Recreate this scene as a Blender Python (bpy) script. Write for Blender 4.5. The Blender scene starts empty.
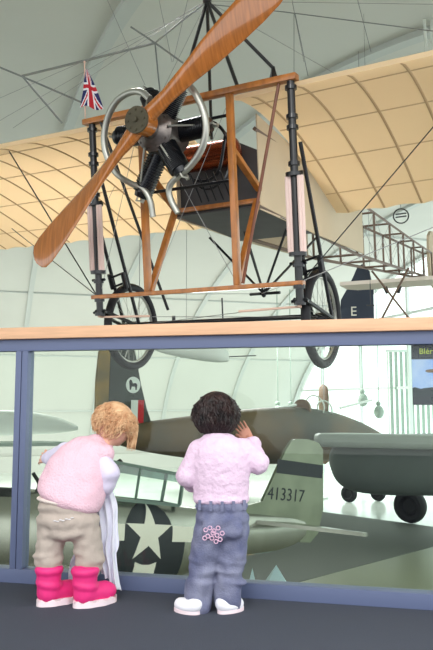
import bpy, bmesh, math, random
import numpy as np
from mathutils import Vector, Matrix, Euler, noise
random.seed(7)
scene = bpy.context.scene
COL = scene.collection
PI = math.pi
V = Vector

# ------------------------------------------------------------------ camera geometry (used for measuring)
FPX = 700.0
TH = math.atan(75 / 700.0)
CAM = V((0, 0, 0.83))
cT, sT = math.cos(TH), math.sin(TH)

def ray(px, py):
    u = (px - 216.5) / FPX; v = (325 - py) / FPX
    return V((u, cT - v * sT, sT + v * cT))
def at(px, py, Y):
    r = ray(px, py); return CAM + r * (Y / r.y)
def atz(px, py, Z):
    r = ray(px, py); return CAM + r * ((Z - CAM.z) / r.z)

# ------------------------------------------------------------------ materials
def lin(c):
    f = lambda x: (x / 12.92) if x <= 0.04045 else ((x + 0.055) / 1.055) ** 2.4
    return tuple(f(v / 255.0) for v in c) + (1.0,)

def mat(name, rgb, rough=0.6, metal=0.0, var=0.0, scale=8.0, bump=0.0, bscale=60.0, spec=0.5, coat=0.0, stretch=None, rgb2=None, trans=0.0):
    m = bpy.data.materials.new(name); m.use_nodes = True
    nt = m.node_tree; b = nt.nodes['Principled BSDF']
    b.inputs['Base Color'].default_value = lin(rgb)
    b.inputs['Roughness'].default_value = rough
    b.inputs['Metallic'].default_value = metal
    b.inputs['Specular IOR Level'].default_value = spec
    b.inputs['Coat Weight'].default_value = coat
    tc = nt.nodes.new('ShaderNodeTexCoord'); mp = nt.nodes.new('ShaderNodeMapping')
    nt.links.new(tc.outputs['Object'], mp.inputs['Vector'])
    if stretch: mp.inputs['Scale'].default_value = stretch
    if var > 0 or rgb2:
        n = nt.nodes.new('ShaderNodeTexNoise'); n.inputs['Scale'].default_value = scale; n.inputs['Detail'].default_value = 5
        nt.links.new(mp.outputs[0], n.inputs['Vector'])
        r = nt.nodes.new('ShaderNodeValToRGB')
        a = lin(rgb); z = lin(rgb2) if rgb2 else tuple(x * (1 - var) for x in a[:3]) + (1,)
        r.color_ramp.elements[0].position = 0.35; r.color_ramp.elements[1].position = 0.65
        r.color_ramp.elements[0].color = z; r.color_ramp.elements[1].color = a
        nt.links.new(n.outputs['Fac'], r.inputs[0]); nt.links.new(r.outputs[0], b.inputs['Base Color'])
    if bump > 0:
        n2 = nt.nodes.new('ShaderNodeTexNoise'); n2.inputs['Scale'].default_value = bscale; n2.inputs['Detail'].default_value = 4
        nt.links.new(mp.outputs[0], n2.inputs['Vector'])
        bp = nt.nodes.new('ShaderNodeBump'); bp.inputs['Strength'].default_value = bump; bp.inputs['Distance'].default_value = 0.01
        nt.links.new(n2.outputs['Fac'], bp.inputs['Height']); nt.links.new(bp.outputs[0], b.inputs['Normal'])
    if trans > 0:
        tr = nt.nodes.new('ShaderNodeBsdfTranslucent'); tr.inputs['Color'].default_value = lin(rgb)
        mx = nt.nodes.new('ShaderNodeMixShader'); mx.inputs[0].default_value = trans
        nt.links.new(b.outputs[0], mx.inputs[1]); nt.links.new(tr.outputs[0], mx.inputs[2])
        nt.links.new(mx.outputs[0], nt.nodes['Material Output'].inputs['Surface'])
    return m

def glass(name, tint, gl=0.06, rough=0.0):
    m = bpy.data.materials.new(name); m.use_nodes = True
    nt = m.node_tree; nt.nodes.clear()
    o = nt.nodes.new('ShaderNodeOutputMaterial'); t = nt.nodes.new('ShaderNodeBsdfTransparent'); g = nt.nodes.new('ShaderNodeBsdfGlossy')
    t.inputs[0].default_value = lin(tint); g.inputs['Roughness'].default_value = rough
    x = nt.nodes.new('ShaderNodeMixShader'); x.inputs[0].default_value = gl
    nt.links.new(t.outputs[0], x.inputs[1]); nt.links.new(g.outputs[0], x.inputs[2]); nt.links.new(x.outputs[0], o.inputs[0])
    return m

M = dict(
    carpet=mat('carpet', (88, 92, 104), 0.95, var=0.35, scale=260, bump=0.6, bscale=400, spec=0.1),
    frame=mat('frame_paint', (92, 102, 134), 0.45),
    rail=mat('rail_wood', (224, 176, 138), 0.45, var=0.15, scale=6, stretch=(1, 12, 12)),
    prop=mat('propeller_wood', (180, 108, 46), 0.18, var=0.35, scale=5, stretch=(14, 2, 1), coat=0.6),
    wood=mat('ash_wood', (182, 112, 46), 0.35, var=0.35, scale=9, stretch=(3, 3, 1), coat=0.3),
    wooddark=mat('dark_wood', (120, 66, 40), 0.4, var=0.3, scale=9),
    lattice=mat('weathered_spruce', (110, 88, 74), 0.5),
    black=mat('black_enamel', (22, 22, 26), 0.35),
    blackmet=mat('blackened_steel', (16, 18, 24), 0.3, metal=0.3, coat=0.3),
    plate=mat('hub_plate_metal', (78, 72, 54), 0.6, metal=0.2, var=0.2),
    steel=mat('dull_steel', (168, 168, 160), 0.35, metal=0.75),
    alu=mat('crankcase_alloy', (120, 112, 108), 0.35, metal=0.7, var=0.4, scale=25),
    darkpanel=mat('dark_cowl', (70, 68, 70), 0.5, var=0.25, scale=6),
    copper=mat('copper_tank', (150, 72, 42), 0.25, metal=0.85),
    bungee=mat('bungee_cord', (226, 200, 192), 0.7, bump=0.4, bscale=200),
    rope=mat('pale_rope', (224, 188, 170), 0.8),
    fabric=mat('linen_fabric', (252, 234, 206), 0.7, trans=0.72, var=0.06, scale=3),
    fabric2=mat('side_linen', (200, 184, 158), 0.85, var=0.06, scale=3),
    rib=mat('rib_tape', (196, 166, 128), 0.8),
    spar=mat('spar_tape', (212, 186, 150), 0.8),
    rubber=mat('tyre_rubber', (30, 30, 34), 0.6, spec=0.3),
    rubber2=mat('old_rubber', (54, 48, 46), 0.7, spec=0.3),
    wire=mat('wire', (70, 70, 72), 0.5, metal=0.4),
    wirelight=mat('light_wire', (150, 150, 150), 0.5, metal=0.4),
    rig=mat('rig_tube', (120, 124, 122), 0.5, metal=0.2),
    red=mat('flag_red', (190, 30, 44), 0.8), white=mat('flag_white', (235, 232, 235), 0.8), blue=mat('flag_blue', (30, 34, 90), 0.8),
    vault=mat('vault_lining', (204, 204, 197), 0.8, var=0.04, scale=0.4),
    vrib=mat('vault_rib', (190, 194, 190), 0.7),
    mull=mat('mullion_paint', (214, 222, 218), 0.6),
    floorhall=mat('polished_hall_floor', (214, 220, 212), 0.18, var=0.1, scale=0.7),
    floorgrey=mat('grey_floor', (100, 104, 98), 0.7, var=0.05, scale=0.7),
    floorbeige=mat('beige_floor', (140, 143, 118), 0.35, var=0.08, scale=0.5),
    mustang=mat('bare_metal_skin', (158, 158, 148), 0.26, metal=0.8, var=0.2, scale=1.3),
    olive=mat('anti_glare_black', (34, 36, 34), 0.7),
    fin=mat('fin_metal', (124, 130, 110), 0.4, metal=0.55, var=0.2, scale=2),
    insigniablue=mat('insignia_blue', (24, 30, 36), 0.6),
    insigniawhite=mat('insignia_white', (222, 220, 206), 0.6),
    camobrown=mat('camouflage_paint', (104, 84, 58), 0.6, rgb2=(58, 60, 48), scale=0.6),
    camodark=mat('fin_dark_green', (62, 70, 66), 0.7, rgb2=(48, 52, 50), scale=0.8),
    camoyellow=mat('rudder_ochre', (150, 122, 62), 0.7, rgb2=(96, 84, 56), scale=1.5),
    grey=mat('grey_aircraft_paint', (98, 106, 104), 0.55, var=0.15, scale=0.8),
    greylit=mat('lit_grey_wing', (150, 158, 152), 0.5),  # lighter grey puts the light on the wing's upper surface into the colour
    palegrey=mat('pale_aircraft_paint', (222, 228, 222), 0.6),
    greenglass=glass('green_tinted_canopy', (120, 150, 138), 0.12),
    clearglass=glass('clear_canopy', (244, 250, 247), 0.02),
    pane=glass('balustrade_glass', (247, 251, 248), 0.016),
    windowpane=glass('window_pane', (240, 250, 246), 0.03),
    canopyframe=mat('canopy_frame_paint', (96, 116, 106), 0.5),
    skin=mat('skin', (226, 172, 150), 0.55, spec=0.3),
    skin2=mat('skin_tan', (192, 136, 116), 0.55, spec=0.3),
    blonde=mat('blonde_hair', (196, 144, 104), 0.5, rgb2=(230, 192, 150), scale=26, bump=0.5, bscale=90),
    darkhair=mat('dark_hair', (52, 34, 32), 0.4, rgb2=(24, 16, 18), scale=30, bump=0.5, bscale=90),
    eye=mat('eye_dark', (30, 26, 24), 0.2), lip=mat('lip', (196, 110, 104), 0.5),
    vest=mat('pink_fleece', (236, 196, 210), 0.95, bump=0.7, bscale=120, var=0.06, scale=20, spec=0.1),
    sleeve=mat('lavender_cotton', (216, 208, 230), 0.9, bump=0.2, bscale=60),
    beige=mat('beige_cotton', (184, 170, 160), 0.9, bump=0.3, bscale=50, var=0.1, scale=14),
    cream=mat('cream_hem', (226, 210, 202), 0.9, bump=0.3, bscale=120), tailcloth=mat('tail_linen', (226, 216, 204), 0.8),
    cloth=mat('white_cloth', (232, 232, 244), 0.9, bump=0.2, bscale=80),
    pink=mat('hot_pink_suede', (232, 44, 126), 0.6, var=0.12, scale=18),
    sole=mat('white_sole', (240, 220, 226), 0.7),
    knit=mat('pale_lilac_knit', (228, 200, 222), 0.95, bump=0.6, bscale=70, var=0.08, scale=45, spec=0.1),
    denim=mat('faded_denim', (98, 102, 132), 0.9, rgb2=(136, 138, 160), scale=9, bump=0.4, bscale=150, spec=0.1),
    embro=mat('pink_embroidery', (216, 176, 200), 0.8),
    shoe=mat('white_shoe', (238, 236, 244), 0.5),
    silverprint=mat('pale_print', (226, 222, 224), 0.5),
    header=mat('panel_header', (44, 46, 60), 0.5), ltext=mat('lime_letters', (214, 224, 90), 0.5),
    skyblue=mat('panel_sky', (130, 160, 226), 0.5, rgb2=(176, 190, 226), scale=8), tree=mat('panel_trees', (44, 50, 60), 0.6),
    brownprint=mat('panel_plane', (120, 96, 80), 0.6), navy=mat('navy_fin', (40, 50, 66), 0.6),
    blind=mat('blind_slat', (150, 168, 156), 0.6), pyramid=mat('pale_blue_board', (186, 212, 218), 0.5),
    brownprop=mat('brown_blade', (110, 84, 60), 0.5), lampglow=None,
)
def emis(name, rgb, s):
    m = bpy.data.materials.new(name); m.use_nodes = True
    b = m.node_tree.nodes['Principled BSDF']; b.inputs['Emission Color'].default_value = lin(rgb); b.inputs['Emission Strength'].default_value = s
    return m
M['lampglow'] = emis('lamp_glow', (255, 200, 140), 4.0)

# ------------------------------------------------------------------ mesh helpers
def tag(o, label=None, cat=None, group=None, kind=None):
    if label: o['label'] = label
    if cat: o['category'] = cat
    if group: o['group'] = group
    if kind: o['kind'] = kind
    return o

def link(name, bm, m, parent=None, smooth=True):
    me = bpy.data.meshes.new(name)
    bmesh.ops.recalc_face_normals(bm, faces=bm.faces[:])
    bm.to_mesh(me); bm.free()
    for mm in (m if isinstance(m, (list, tuple)) else [m]): me.materials.append(mm)
    if smooth:
        me.polygons.foreach_set('use_smooth', [True] * len(me.polygons))
        me.set_sharp_from_angle(angle=math.radians(38))
    o = bpy.data.objects.new(name, me); COL.objects.link(o)
    if parent: o.parent = parent
    return o

def empty(name, loc=(0, 0, 0), rot=(0, 0, 0), label=None, cat=None, group=None):
    o = bpy.data.objects.new(name, None); COL.objects.link(o)
    o.empty_display_size = 0.1
    o.location = loc; o.rotation_euler = rot
    return tag(o, label, cat, group)

def box(bm, lo, hi, mx=None, bev=0.0):
    lo = V(lo); hi = V(hi)
    vs = [bm.verts.new(V((x, y, z))) for x in (lo.x, hi.x) for y in (lo.y, hi.y) for z in (lo.z, hi.z)]
    if mx:
        for v in vs: v.co = mx @ v.co
    idx = [(0, 1, 3, 2), (4, 6, 7, 5), (0, 4, 5, 1), (2, 3, 7, 6), (0, 2, 6, 4), (1, 5, 7, 3)]
    fs = [bm.faces.new([vs[i] for i in f]) for f in idx]
    if bev > 0:
        es = list({e for f in fs for e in f.edges})
        bmesh.ops.bevel(bm, geom=es, offset=bev, segments=2, affect='EDGES', profile=0.7)
    return vs

def frame_of(d):
    d = d.normalized()
    a = V((0, 0, 1)) if abs(d.z) < 0.9 else V((1, 0, 0))
    x = d.cross(a).normalized(); y = d.cross(x).normalized()
    return x, y

def tube(bm, pts, r, seg=8, flat=1.0, up=None):
    pts = [V(p) for p in pts]; n = len(pts)
    if isinstance(bm, Prims):
        rs = r if isinstance(r, (list, tuple)) else [r] * n
        for i in range(n - 1): bm.append(('c', pts[i], rs[i], pts[i + 1], rs[i + 1], bm.k))
        return
    rs = r if isinstance(r, (list, tuple)) else [r] * n
    rings = []; px = None
    for i, p in enumerate(pts):
        d = (pts[min(i + 1, n - 1)] - pts[max(i - 1, 0)]).normalized()
        if px is None:
            if up: px = (V(up) - d * V(up).dot(d)).normalized()
            else: px = frame_of(d)[0]
        x = (px - d * px.dot(d)).normalized(); y = d.cross(x); px = x
        rings.append([bm.verts.new(p + x * math.cos(2 * PI * k / seg) * rs[i] + y * math.sin(2 * PI * k / seg) * rs[i] * flat) for k in range(seg)])
    for a, b in zip(rings, rings[1:]):
        for k in range(seg): bm.faces.new((a[k], a[(k + 1) % seg], b[(k + 1) % seg], b[k]))
    bm.faces.new(rings[0][::-1]); bm.faces.new(rings[-1])

def beam(bm, p, q, w, h, up=(0, 0, 1), bev=0.0):
    p = V(p); q = V(q); d = (q - p); L = d.length; d.normalize()
    u = V(up); s = d.cross(u)
    if s.length < 1e-4: s = d.cross(V((1, 0, 0)))
    s.normalize(); u = s.cross(d)
    mx = Matrix((d, s, u)).transposed().to_4x4(); mx.translation = p
    box(bm, (0, -w / 2, -h / 2), (L, w / 2, h / 2), mx, bev)

def smoothpts(pts, k=6):
    pts = [V(p) for p in pts]; out = []
    P = [pts[0] * 2 - pts[1]] + pts + [pts[-1] * 2 - pts[-2]]
    for i in range(1, len(P) - 2):
        for j in range(k):
            t = j / k
            a, b, c, d = P[i - 1], P[i], P[i + 1], P[i + 2]
            out.append(0.5 * ((2 * b) + (c - a) * t + (2 * a - 5 * b + 4 * c - d) * t * t + (3 * b - a - 3 * c + d) * t ** 3))
    out.append(pts[-1]); return out

def ell(bm, c, r, sub=3, rot=None):
    if isinstance(bm, Prims):
        bm.append(('e', V(c), tuple(r), rot.to_matrix() if rot else Matrix.Identity(3), bm.k)); return
    mx = Matrix.Translation(V(c)) @ ((rot.to_matrix().to_4x4() if rot else Matrix()) @ Matrix.Diagonal(V(r).to_4d() if len(r) == 4 else V((*r, 1))))
    bmesh.ops.create_icosphere(bm, subdivisions=sub, radius=1.0, matrix=mx)

def capsule(bm, p, r0, q, r1, sub=2):
    p = V(p); q = V(q)
    if isinstance(bm, Prims): bm.append(('c', p, r0, q, r1, bm.k)); return
    ell(bm, p, (r0,) * 3, sub); ell(bm, q, (r1,) * 3, sub)
    tube(bm, [p, q], [r0, r1], 16)

def ring(bm, c, R, r, ax, seg=40, rs=8, sx=1.0):
    ax = V(ax).normalized(); x, y = frame_of(ax); c = V(c)
    if isinstance(bm, Prims):
        pp = [c + (x * math.cos(2 * PI * i / seg) + y * math.sin(2 * PI * i / seg)) * R for i in range(seg + 1)]
        for a, b in zip(pp, pp[1:]): bm.append(('c', a, r, b, r, bm.k))
        return
    rings = []
    for i in range(seg):
        t = 2 * PI * i / seg; d = x * math.cos(t) + y * math.sin(t)
        rings.append([bm.verts.new(c + d * (R + r * math.cos(2 * PI * k / rs)) + ax * r * sx * math.sin(2 * PI * k / rs)) for k in range(rs)])
    for i in range(seg):
        a, b = rings[i], rings[(i + 1) % seg]
        for k in range(rs): bm.faces.new((a[k], a[(k + 1) % rs], b[(k + 1) % rs], b[k]))

def disc(bm, c, ax, r, h, seg=32):
    ax = V(ax).normalized(); c = V(c); tube(bm, [c - ax * h / 2, c + ax * h / 2], r, seg)

def loft(bm, secs, seg=28, power=2.0):
    """secs: (x, ztop, zbot, halfwidth) along local X"""
    rings = []
    for x, zt, zb, w in secs:
        c = (zt + zb) / 2; h = (zt - zb) / 2; rr = []
        for k in range(seg):
            t = 2 * PI * k / seg; cs, sn = math.cos(t), math.sin(t)
            rr.append(bm.verts.new((x, w * math.copysign(abs(cs) ** (2 / power), cs), c + h * math.copysign(abs(sn) ** (2 / power), sn))))
        rings.append(rr)
    for a, b in zip(rings, rings[1:]):
        for k in range(seg): bm.faces.new((a[k], a[(k + 1) % seg], b[(k + 1) % seg], b[k]))
    bm.faces.new(rings[0]); bm.faces.new(rings[-1][::-1])

def interp_secs(secs, n=5):
    out = []
    P = [V(s) for s in [list(s) for s in secs]]
    for i in range(len(P) - 1):
        a = P[max(i - 1, 0)]; b = P[i]; c = P[i + 1]; d = P[min(i + 2, len(P) - 1)]
        for j in range(n):
            t = j / n
            out.append(tuple(0.5 * ((2 * b) + (c - a) * t + (2 * a - 5 * b + 4 * c - d) * t * t + (3 * b - a - 3 * c + d) * t ** 3)))
    out.append(tuple(P[-1])); return out

def slab(bm, outline, thick, mx):
    """outline in local XY, extruded +-thick/2 in local Z, bevelled"""
    n = len(outline)
    a = [bm.verts.new(mx @ V((x, y, -thick / 2))) for x, y in outline]
    b = [bm.verts.new(mx @ V((x, y, thick / 2))) for x, y in outline]
    bm.faces.new(a[::-1]); bm.faces.new(b)
    for i in range(n): bm.faces.new((a[i], a[(i + 1) % n], b[(i + 1) % n], b[i]))

def text_mesh(name, s, size, m, parent, mx, ext=0.002, align='CENTER'):
    c = bpy.data.curves.new(name, 'FONT'); c.body = s; c.size = size; c.extrude = ext; c.align_x = align; c.align_y = 'CENTER'; c.resolution_u = 3
    t = bpy.data.objects.new(name + '_tmp', c); COL.objects.link(t)
    bpy.context.view_layer.update()
    me = bpy.data.meshes.new_from_object(t.evaluated_get(bpy.context.evaluated_depsgraph_get()))
    bpy.data.objects.remove(t)
    me.materials.clear(); me.materials.append(m); me.name = name
    o = bpy.data.objects.new(name, me); COL.objects.link(o)
    if parent: o.parent = parent
    me.transform(mx)
    return o

class Prims(list):
    """collects round cones and ellipsoids; blob() turns them into one smoothly blended surface"""
    k = 0.012

def sdf_prim(g, pr):
    X, Y, Z = g
    if pr[0] == 'c':
        p, r0, q, r1 = pr[1:5]
        d = q - p; L2 = max(d.length_squared, 1e-12)
        t = ((X - p.x) * d.x + (Y - p.y) * d.y + (Z - p.z) * d.z) / L2
        t = np.clip(t, 0, 1)
        return np.sqrt((X - p.x - d.x * t) ** 2 + (Y - p.y - d.y * t) ** 2 + (Z - p.z - d.z * t) ** 2) - (r0 + (r1 - r0) * t)
    c, r, m = pr[1:4]
    x, y, z = X - c.x, Y - c.y, Z - c.z
    mt = m.transposed()
    lx = mt[0][0] * x + mt[0][1] * y + mt[0][2] * z; ly = mt[1][0] * x + mt[1][1] * y + mt[1][2] * z; lz = mt[2][0] * x + mt[2][1] * y + mt[2][2] * z
    k0 = np.sqrt((lx / r[0]) ** 2 + (ly / r[1]) ** 2 + (lz / r[2]) ** 2) + 1e-9
    k1 = np.sqrt((lx / r[0] ** 2) ** 2 + (ly / r[1] ** 2) ** 2 + (lz / r[2] ** 2) ** 2) + 1e-9
    return k0 * (k0 - 1) / k1

def blob(name, build, vox, m, parent, smooth=4, noise_amp=0.0, nscale=20.0, fac=0.5, k=None):
    P = Prims(); 
    if k is not None: P.k = k
    build(P)
    lo = np.array([1e9] * 3); hi = -lo; bbs = []
    for pr in P:
        if pr[0] == 'c':
            a = np.minimum(np.array(pr[1]) - pr[2], np.array(pr[3]) - pr[4]); b = np.maximum(np.array(pr[1]) + pr[2], np.array(pr[3]) + pr[4])
        else:
            R = max(pr[2]); a = np.array(pr[1]) - R; b = np.array(pr[1]) + R
        mg = pr[-1] + 2 * vox; a = a - mg; b = b + mg; bbs.append((a, b)); lo = np.minimum(lo, a); hi = np.maximum(hi, b)
    lo -= vox * 2; n = np.ceil((hi - lo) / vox).astype(int) + 3
    F = np.full(n, 1.0, dtype=np.float32)
    ax = [lo[i] + vox * np.arange(n[i]) for i in range(3)]
    for pr, (a, b) in zip(P, bbs):
        i0 = np.floor((a - lo) / vox).astype(int); i1 = np.ceil((b - lo) / vox).astype(int) + 1
        sl = tuple(slice(i0[i], i1[i]) for i in range(3))
        g = np.meshgrid(*[ax[i][sl[i]] for i in range(3)], indexing='ij', sparse=True)
        d = sdf_prim(g, pr); f = F[sl]; kk_ = max(pr[-1], 1e-5)
        h = np.maximum(kk_ - np.abs(f - d), 0) / kk_
        F[sl] = np.minimum(f, d) - h * h * kk_ * 0.25
    # surface nets
    S = F < 0
    acc = np.zeros(tuple(n - 1) + (3,), np.float32); cnt = np.zeros(tuple(n - 1), np.float32); quads = []
    for axi in range(3):
        s0 = [slice(None)] * 3; s1 = [slice(None)] * 3; s0[axi] = slice(0, -1); s1[axi] = slice(1, None)
        idx = np.argwhere(S[tuple(s0)] != S[tuple(s1)])
        e = np.eye(3, dtype=int)[axi]; idx = idx[np.all(idx > 0, axis=1) & np.all(idx < n - 1, axis=1)]
        f0 = F[tuple(idx.T)]; f1 = F[tuple((idx + e).T)]; t = f0 / (f0 - f1)
        pt = idx + e * t[:, None]
        u, w_ = [(1, 2), (2, 0), (0, 1)][axi]
        eu = np.eye(3, dtype=int)[u]; ew = np.eye(3, dtype=int)[w_]
        cells = [idx - eu - ew, idx - ew, idx, idx - eu]
        for cc_ in cells:
            np.add.at(acc, tuple(cc_.T), pt); np.add.at(cnt, tuple(cc_.T), 1)
        flip = f0 > 0
        quads.append((cells, flip))
    vid = np.full(cnt.shape, -1, int); nz = cnt > 0; vid[nz] = np.arange(nz.sum())
    verts = (acc[nz] / cnt[nz][:, None]) * vox + lo
    faces = []
    for cells, flip in quads:
        q = np.stack([vid[tuple(c.T)] for c in cells], 1); q[flip] = q[flip][:, ::-1]; faces.append(q)
    faces = np.concatenate(faces)
    # relax
    ea = np.concatenate([faces[:, [0, 1]], faces[:, [1, 2]], faces[:, [2, 3]], faces[:, [3, 0]]])
    for _ in range(smooth):
        sm = np.zeros_like(verts); ct = np.zeros(len(verts)); 
        for x_, y_ in ((0, 1), (1, 0)):
            for c_ in range(3): sm[:, c_] += np.bincount(ea[:, x_], verts[ea[:, y_], c_], len(verts))
            ct += np.bincount(ea[:, x_], minlength=len(verts))
        verts = verts * (1 - fac) + fac * sm / ct[:, None]
    me2 = bpy.data.meshes.new(name)
    me2.from_pydata([tuple(v) for v in verts], [], [tuple(int(i) for i in f) for f in faces]); me2.update()
    o = bpy.data.objects.new(name, me2); COL.objects.link(o)
    if noise_amp:
        nv = [(v.co.copy(), v.normal.copy()) for v in me2.vertices]
        for v, (c, nn) in zip(me2.vertices, nv): v.co = c + nn * noise_amp * noise.noise(c * nscale)
    me2.materials.append(m)
    me2.polygons.foreach_set('use_smooth', [True] * len(me2.polygons))
    if parent: o.parent = parent
    return o

# ================================================================== THE SETTING
FZ = -3.2                                  # hall floor level
D = V((0.9733, -0.2293, 0)); NB = V((0.2293, 0.9733, 0))   # balustrade direction, and away from the viewer
P0 = V((-1.004, 3.353, 0))
def onrail(t, off=0.0, z=0.0): return P0 + D * t + NB * off + V((0, 0, z))

# balcony floor with its carpet: ends under the balustrade
bm = bmesh.new()
mxr = Matrix((D, NB, V((0, 0, 1)))).transposed().to_4x4(); mxr.translation = P0
box(bm, (-4, -8, -0.35), (6, 0.10, 0.0), mxr)
o = link('floor', bm, M['carpet'], smooth=False); tag(o, kind='structure')

# hall floor
AX = V((0.95, 0.31, 0)).normalized(); AP = V((AX.y, -AX.x, 0))      # vault axis, and direction from the far wall toward us
B0 = V((-8.2, 41.0, FZ))
bm = bmesh.new()
def hp(s, d, z=0): return B0 + AX * s + AP * d + V((0, 0, z))
q = [hp(-45, 0), hp(13.5, 0), hp(13.5, 48), hp(-45, 48)]
top = [bm.verts.new(p) for p in q]; bot = [bm.verts.new(p - V((0, 0, 0.2))) for p in q]
bm.faces.new(top); bm.faces.new(bot[::-1])
for i in range(4): bm.faces.new((top[i], top[(i + 1) % 4], bot[(i + 1) % 4], bot[i]))
o = link('floor', bm, M['floorhall'], smooth=False); tag(o, kind='structure')
def patch(name, pts, m, z):
    bm = bmesh.new()
    t = [bm.verts.new(V((p.x, p.y, FZ + z))) for p in pts]; b = [bm.verts.new(V((p.x, p.y, FZ + 0.001))) for p in pts]
    bm.faces.new(t); bm.faces.new(b[::-1])
    for i in range(len(t)): bm.faces.new((t[i], t[(i + 1) % len(t)], b[(i + 1) % len(t)], b[i]))
    o = link(name, bm, m, smooth=False); tag(o, kind='structure')
patch('floor', [atz(120, 506, FZ), atz(300, 509, FZ), atz(440, 528, FZ), atz(560, 548, FZ), atz(440, 545, FZ), atz(300, 582, FZ), atz(170, 615, FZ), atz(-40, 570, FZ)], M['floorgrey'], 0.012)
patch('floor', [atz(440, 545.5, FZ), atz(560, 549, FZ), V((12, 12, 0)), V((8, 6, 0)), V((-6, 6, 0)), atz(170, 615.5, FZ), atz(300, 582.5, FZ)], M['floorbeige'], 0.010)

# vault
W, H = 22.0, 11.0
def vp(s, th, inset=0.0):
    d = (W) - (W - inset) * math.cos(th); z = (H - inset) * math.sin(th)
    return hp(s, d, z)
bm = bmesh.new()
NTH = 48; s_list = [-45 + i * 2.25 for i in range(27)]
grid = []
for s in s_list: grid.append([bm.verts.new(vp(s, PI * 0.8 * k / NTH)) for k in range(NTH + 1)])
for a, b in zip(grid, grid[1:]):
    for k in range(NTH): bm.faces.new((a[k], a[k + 1], b[k + 1], b[k]))
o = link('ceiling', bm, M['vault']); tag(o, kind='structure')
sol = o.modifiers.new('thick', 'SOLIDIFY'); sol.thickness = 0.2; sol.offset = 0
n = 0
for s in [-36 + 4.1 * i for i in range(13)]:
    n += 1
    bm = bmesh.new(); rr = []
    for k in range(61):
        th = PI * 0.8 * k / 60
        a = vp(s - 0.11, th, 0.1); b = vp(s + 0.11, th, 0.1); c = vp(s + 0.11, th, 0.2); d = vp(s - 0.11, th, 0.2)
        rr.append([bm.verts.new(p) for p in (a, b, c, d)])
    for a, b in zip(rr, rr[1:]):
        for k in range(4): bm.faces.new((a[k], a[(k + 1) % 4], b[(k + 1) % 4], b[k]))
    bm.faces.new(rr[0]); bm.faces.new(rr[-1][::-1])
    o = link('trim_%d' % n, bm, M['vrib']); tag(o, kind='structure')
# purlins across the vault
for th in (0.32, 0.62, 0.95, 1.35):
    n += 1
    bm = bmesh.new(); beam(bm, vp(-45, th, 0.14), vp(13.5, th, 0.14), 0.07, 0.07)
    o = link('trim_%d' % n, bm, M['vrib'], smooth=False); tag(o, kind='structure')
# glazed end wall
wr = empty('window_1'); tag(wr, kind='structure')
bm = bmesh.new()
S1 = 13.4
for d in [0.6 + 4.4 * i for i in range(7)]:
    ct = (W - d) / W; z = H * math.sqrt(max(0.0, 1 - ct * ct))
    beam(bm, hp(S1, d, 0), hp(S1, d, z), 0.14, 0.14, up=AX)
for z in (4.6, 8.0):
    c0 = W - W * math.sqrt(1 - (z / H) ** 2)
    beam(bm, hp(S1, c0, z), hp(S1, 30, z), 0.12, 0.12)
link('mullion_grid', bm, M['mull'], wr, smooth=False)
bm = bmesh.new()
pts = [hp(S1 + .08, W - W * math.cos(PI * .8 * k / 30), H * math.sin(PI * .8 * k / 30)) for k in range(31)] + [hp(S1 + .08, W - W * math.cos(PI * .8), 0)]
bm.faces.new([bm.verts.new(p) for p in pts])
o = link('pane', bm, M['windowpane'], wr, smooth=False)
# low solid dado of the far side wall, with wall base
bm = bmesh.new(); beam(bm, hp(-45, 0.35, 0.45), hp(13.5, 0.35, 0.45), 0.25, 0.9)
o = link('baseboard_far', bm, M['vault'], smooth=False); tag(o, kind='structure')

# ================================================================== BALUSTRADE
bal = empty('glass_balustrade', onrail(0), (0, 0, math.atan2(D.y, D.x)),
            'balcony balustrade of blue-grey frames and clear glass panes under a wooden handrail', 'railing')
L0, L1 = -3.0, 4.6
bm = bmesh.new(); box(bm, (L0, -0.06, 1.115), (L1, 0.06, 1.17), bev=0.008); link('handrail', bm, M['rail'], bal)
bm = bmesh.new(); box(bm, (L0, -0.03, 1.06), (L1, 0.03, 1.1145), bev=0.004); link('top_frame', bm, M['frame'], bal)
bm = bmesh.new(); box(bm, (L0, -0.035, 0.0), (L1, 0.035, 0.062), bev=0.004); link('bottom_frame', bm, M['frame'], bal)
ts = [-2.9, 0.095, 3.0]
for t in ts:
    for k in (-1, 1):
        bm = bmesh.new(); box(bm, (t + k * 0.0165 - 0.015, -0.033, 0.062), (t + k * 0.0165 + 0.015, 0.033, 1.06), bev=0.005); link('post', bm, M['frame'], bal)
for a, b in zip(ts, ts[1:]):
    bm = bmesh.new(); box(bm, (a + 0.033, -0.004, 0.062), (b - 0.033, 0.004, 1.06)); link('glass_pane', bm, M['pane'], bal, smooth=False)

# ================================================================== HANGING MONOPLANE
BO = V((-0.15023104, 4.15077308, 1.48231133))
BR = Matrix(((0.87923827, 0.47451285, -0.04216188), (-0.47618313, 0.87286303, -0.10658216), (-0.01377306, 0.11378789, 0.99340959)))
BM4 = BR.to_4x4(); BM4.translation = BO
BI = BR.transposed()
def bl(px, py, b):                       # a point of the monoplane on its own cross plane b
    n = BR.col[1]; r = ray(px, py); o = BO + n * b
    t = (o - CAM).dot(n) / r.dot(n); return BI @ (CAM + r * t - BO)
def ba(px, py, a):
    n = BR.col[0]; r = ray(px, py); o = BO + n * a
    t = (o - CAM).dot(n) / r.dot(n); return BI @ (CAM + r * t - BO)
mono = empty('monoplane', label='early wooden monoplane with varnished propeller and cream linen wings hanging above the railing', cat='aeroplane')
mono.matrix_world = BM4
def part(name, bm, m, par=None, smooth=True): return link(name, bm, m, par or mono, smooth)

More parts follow.
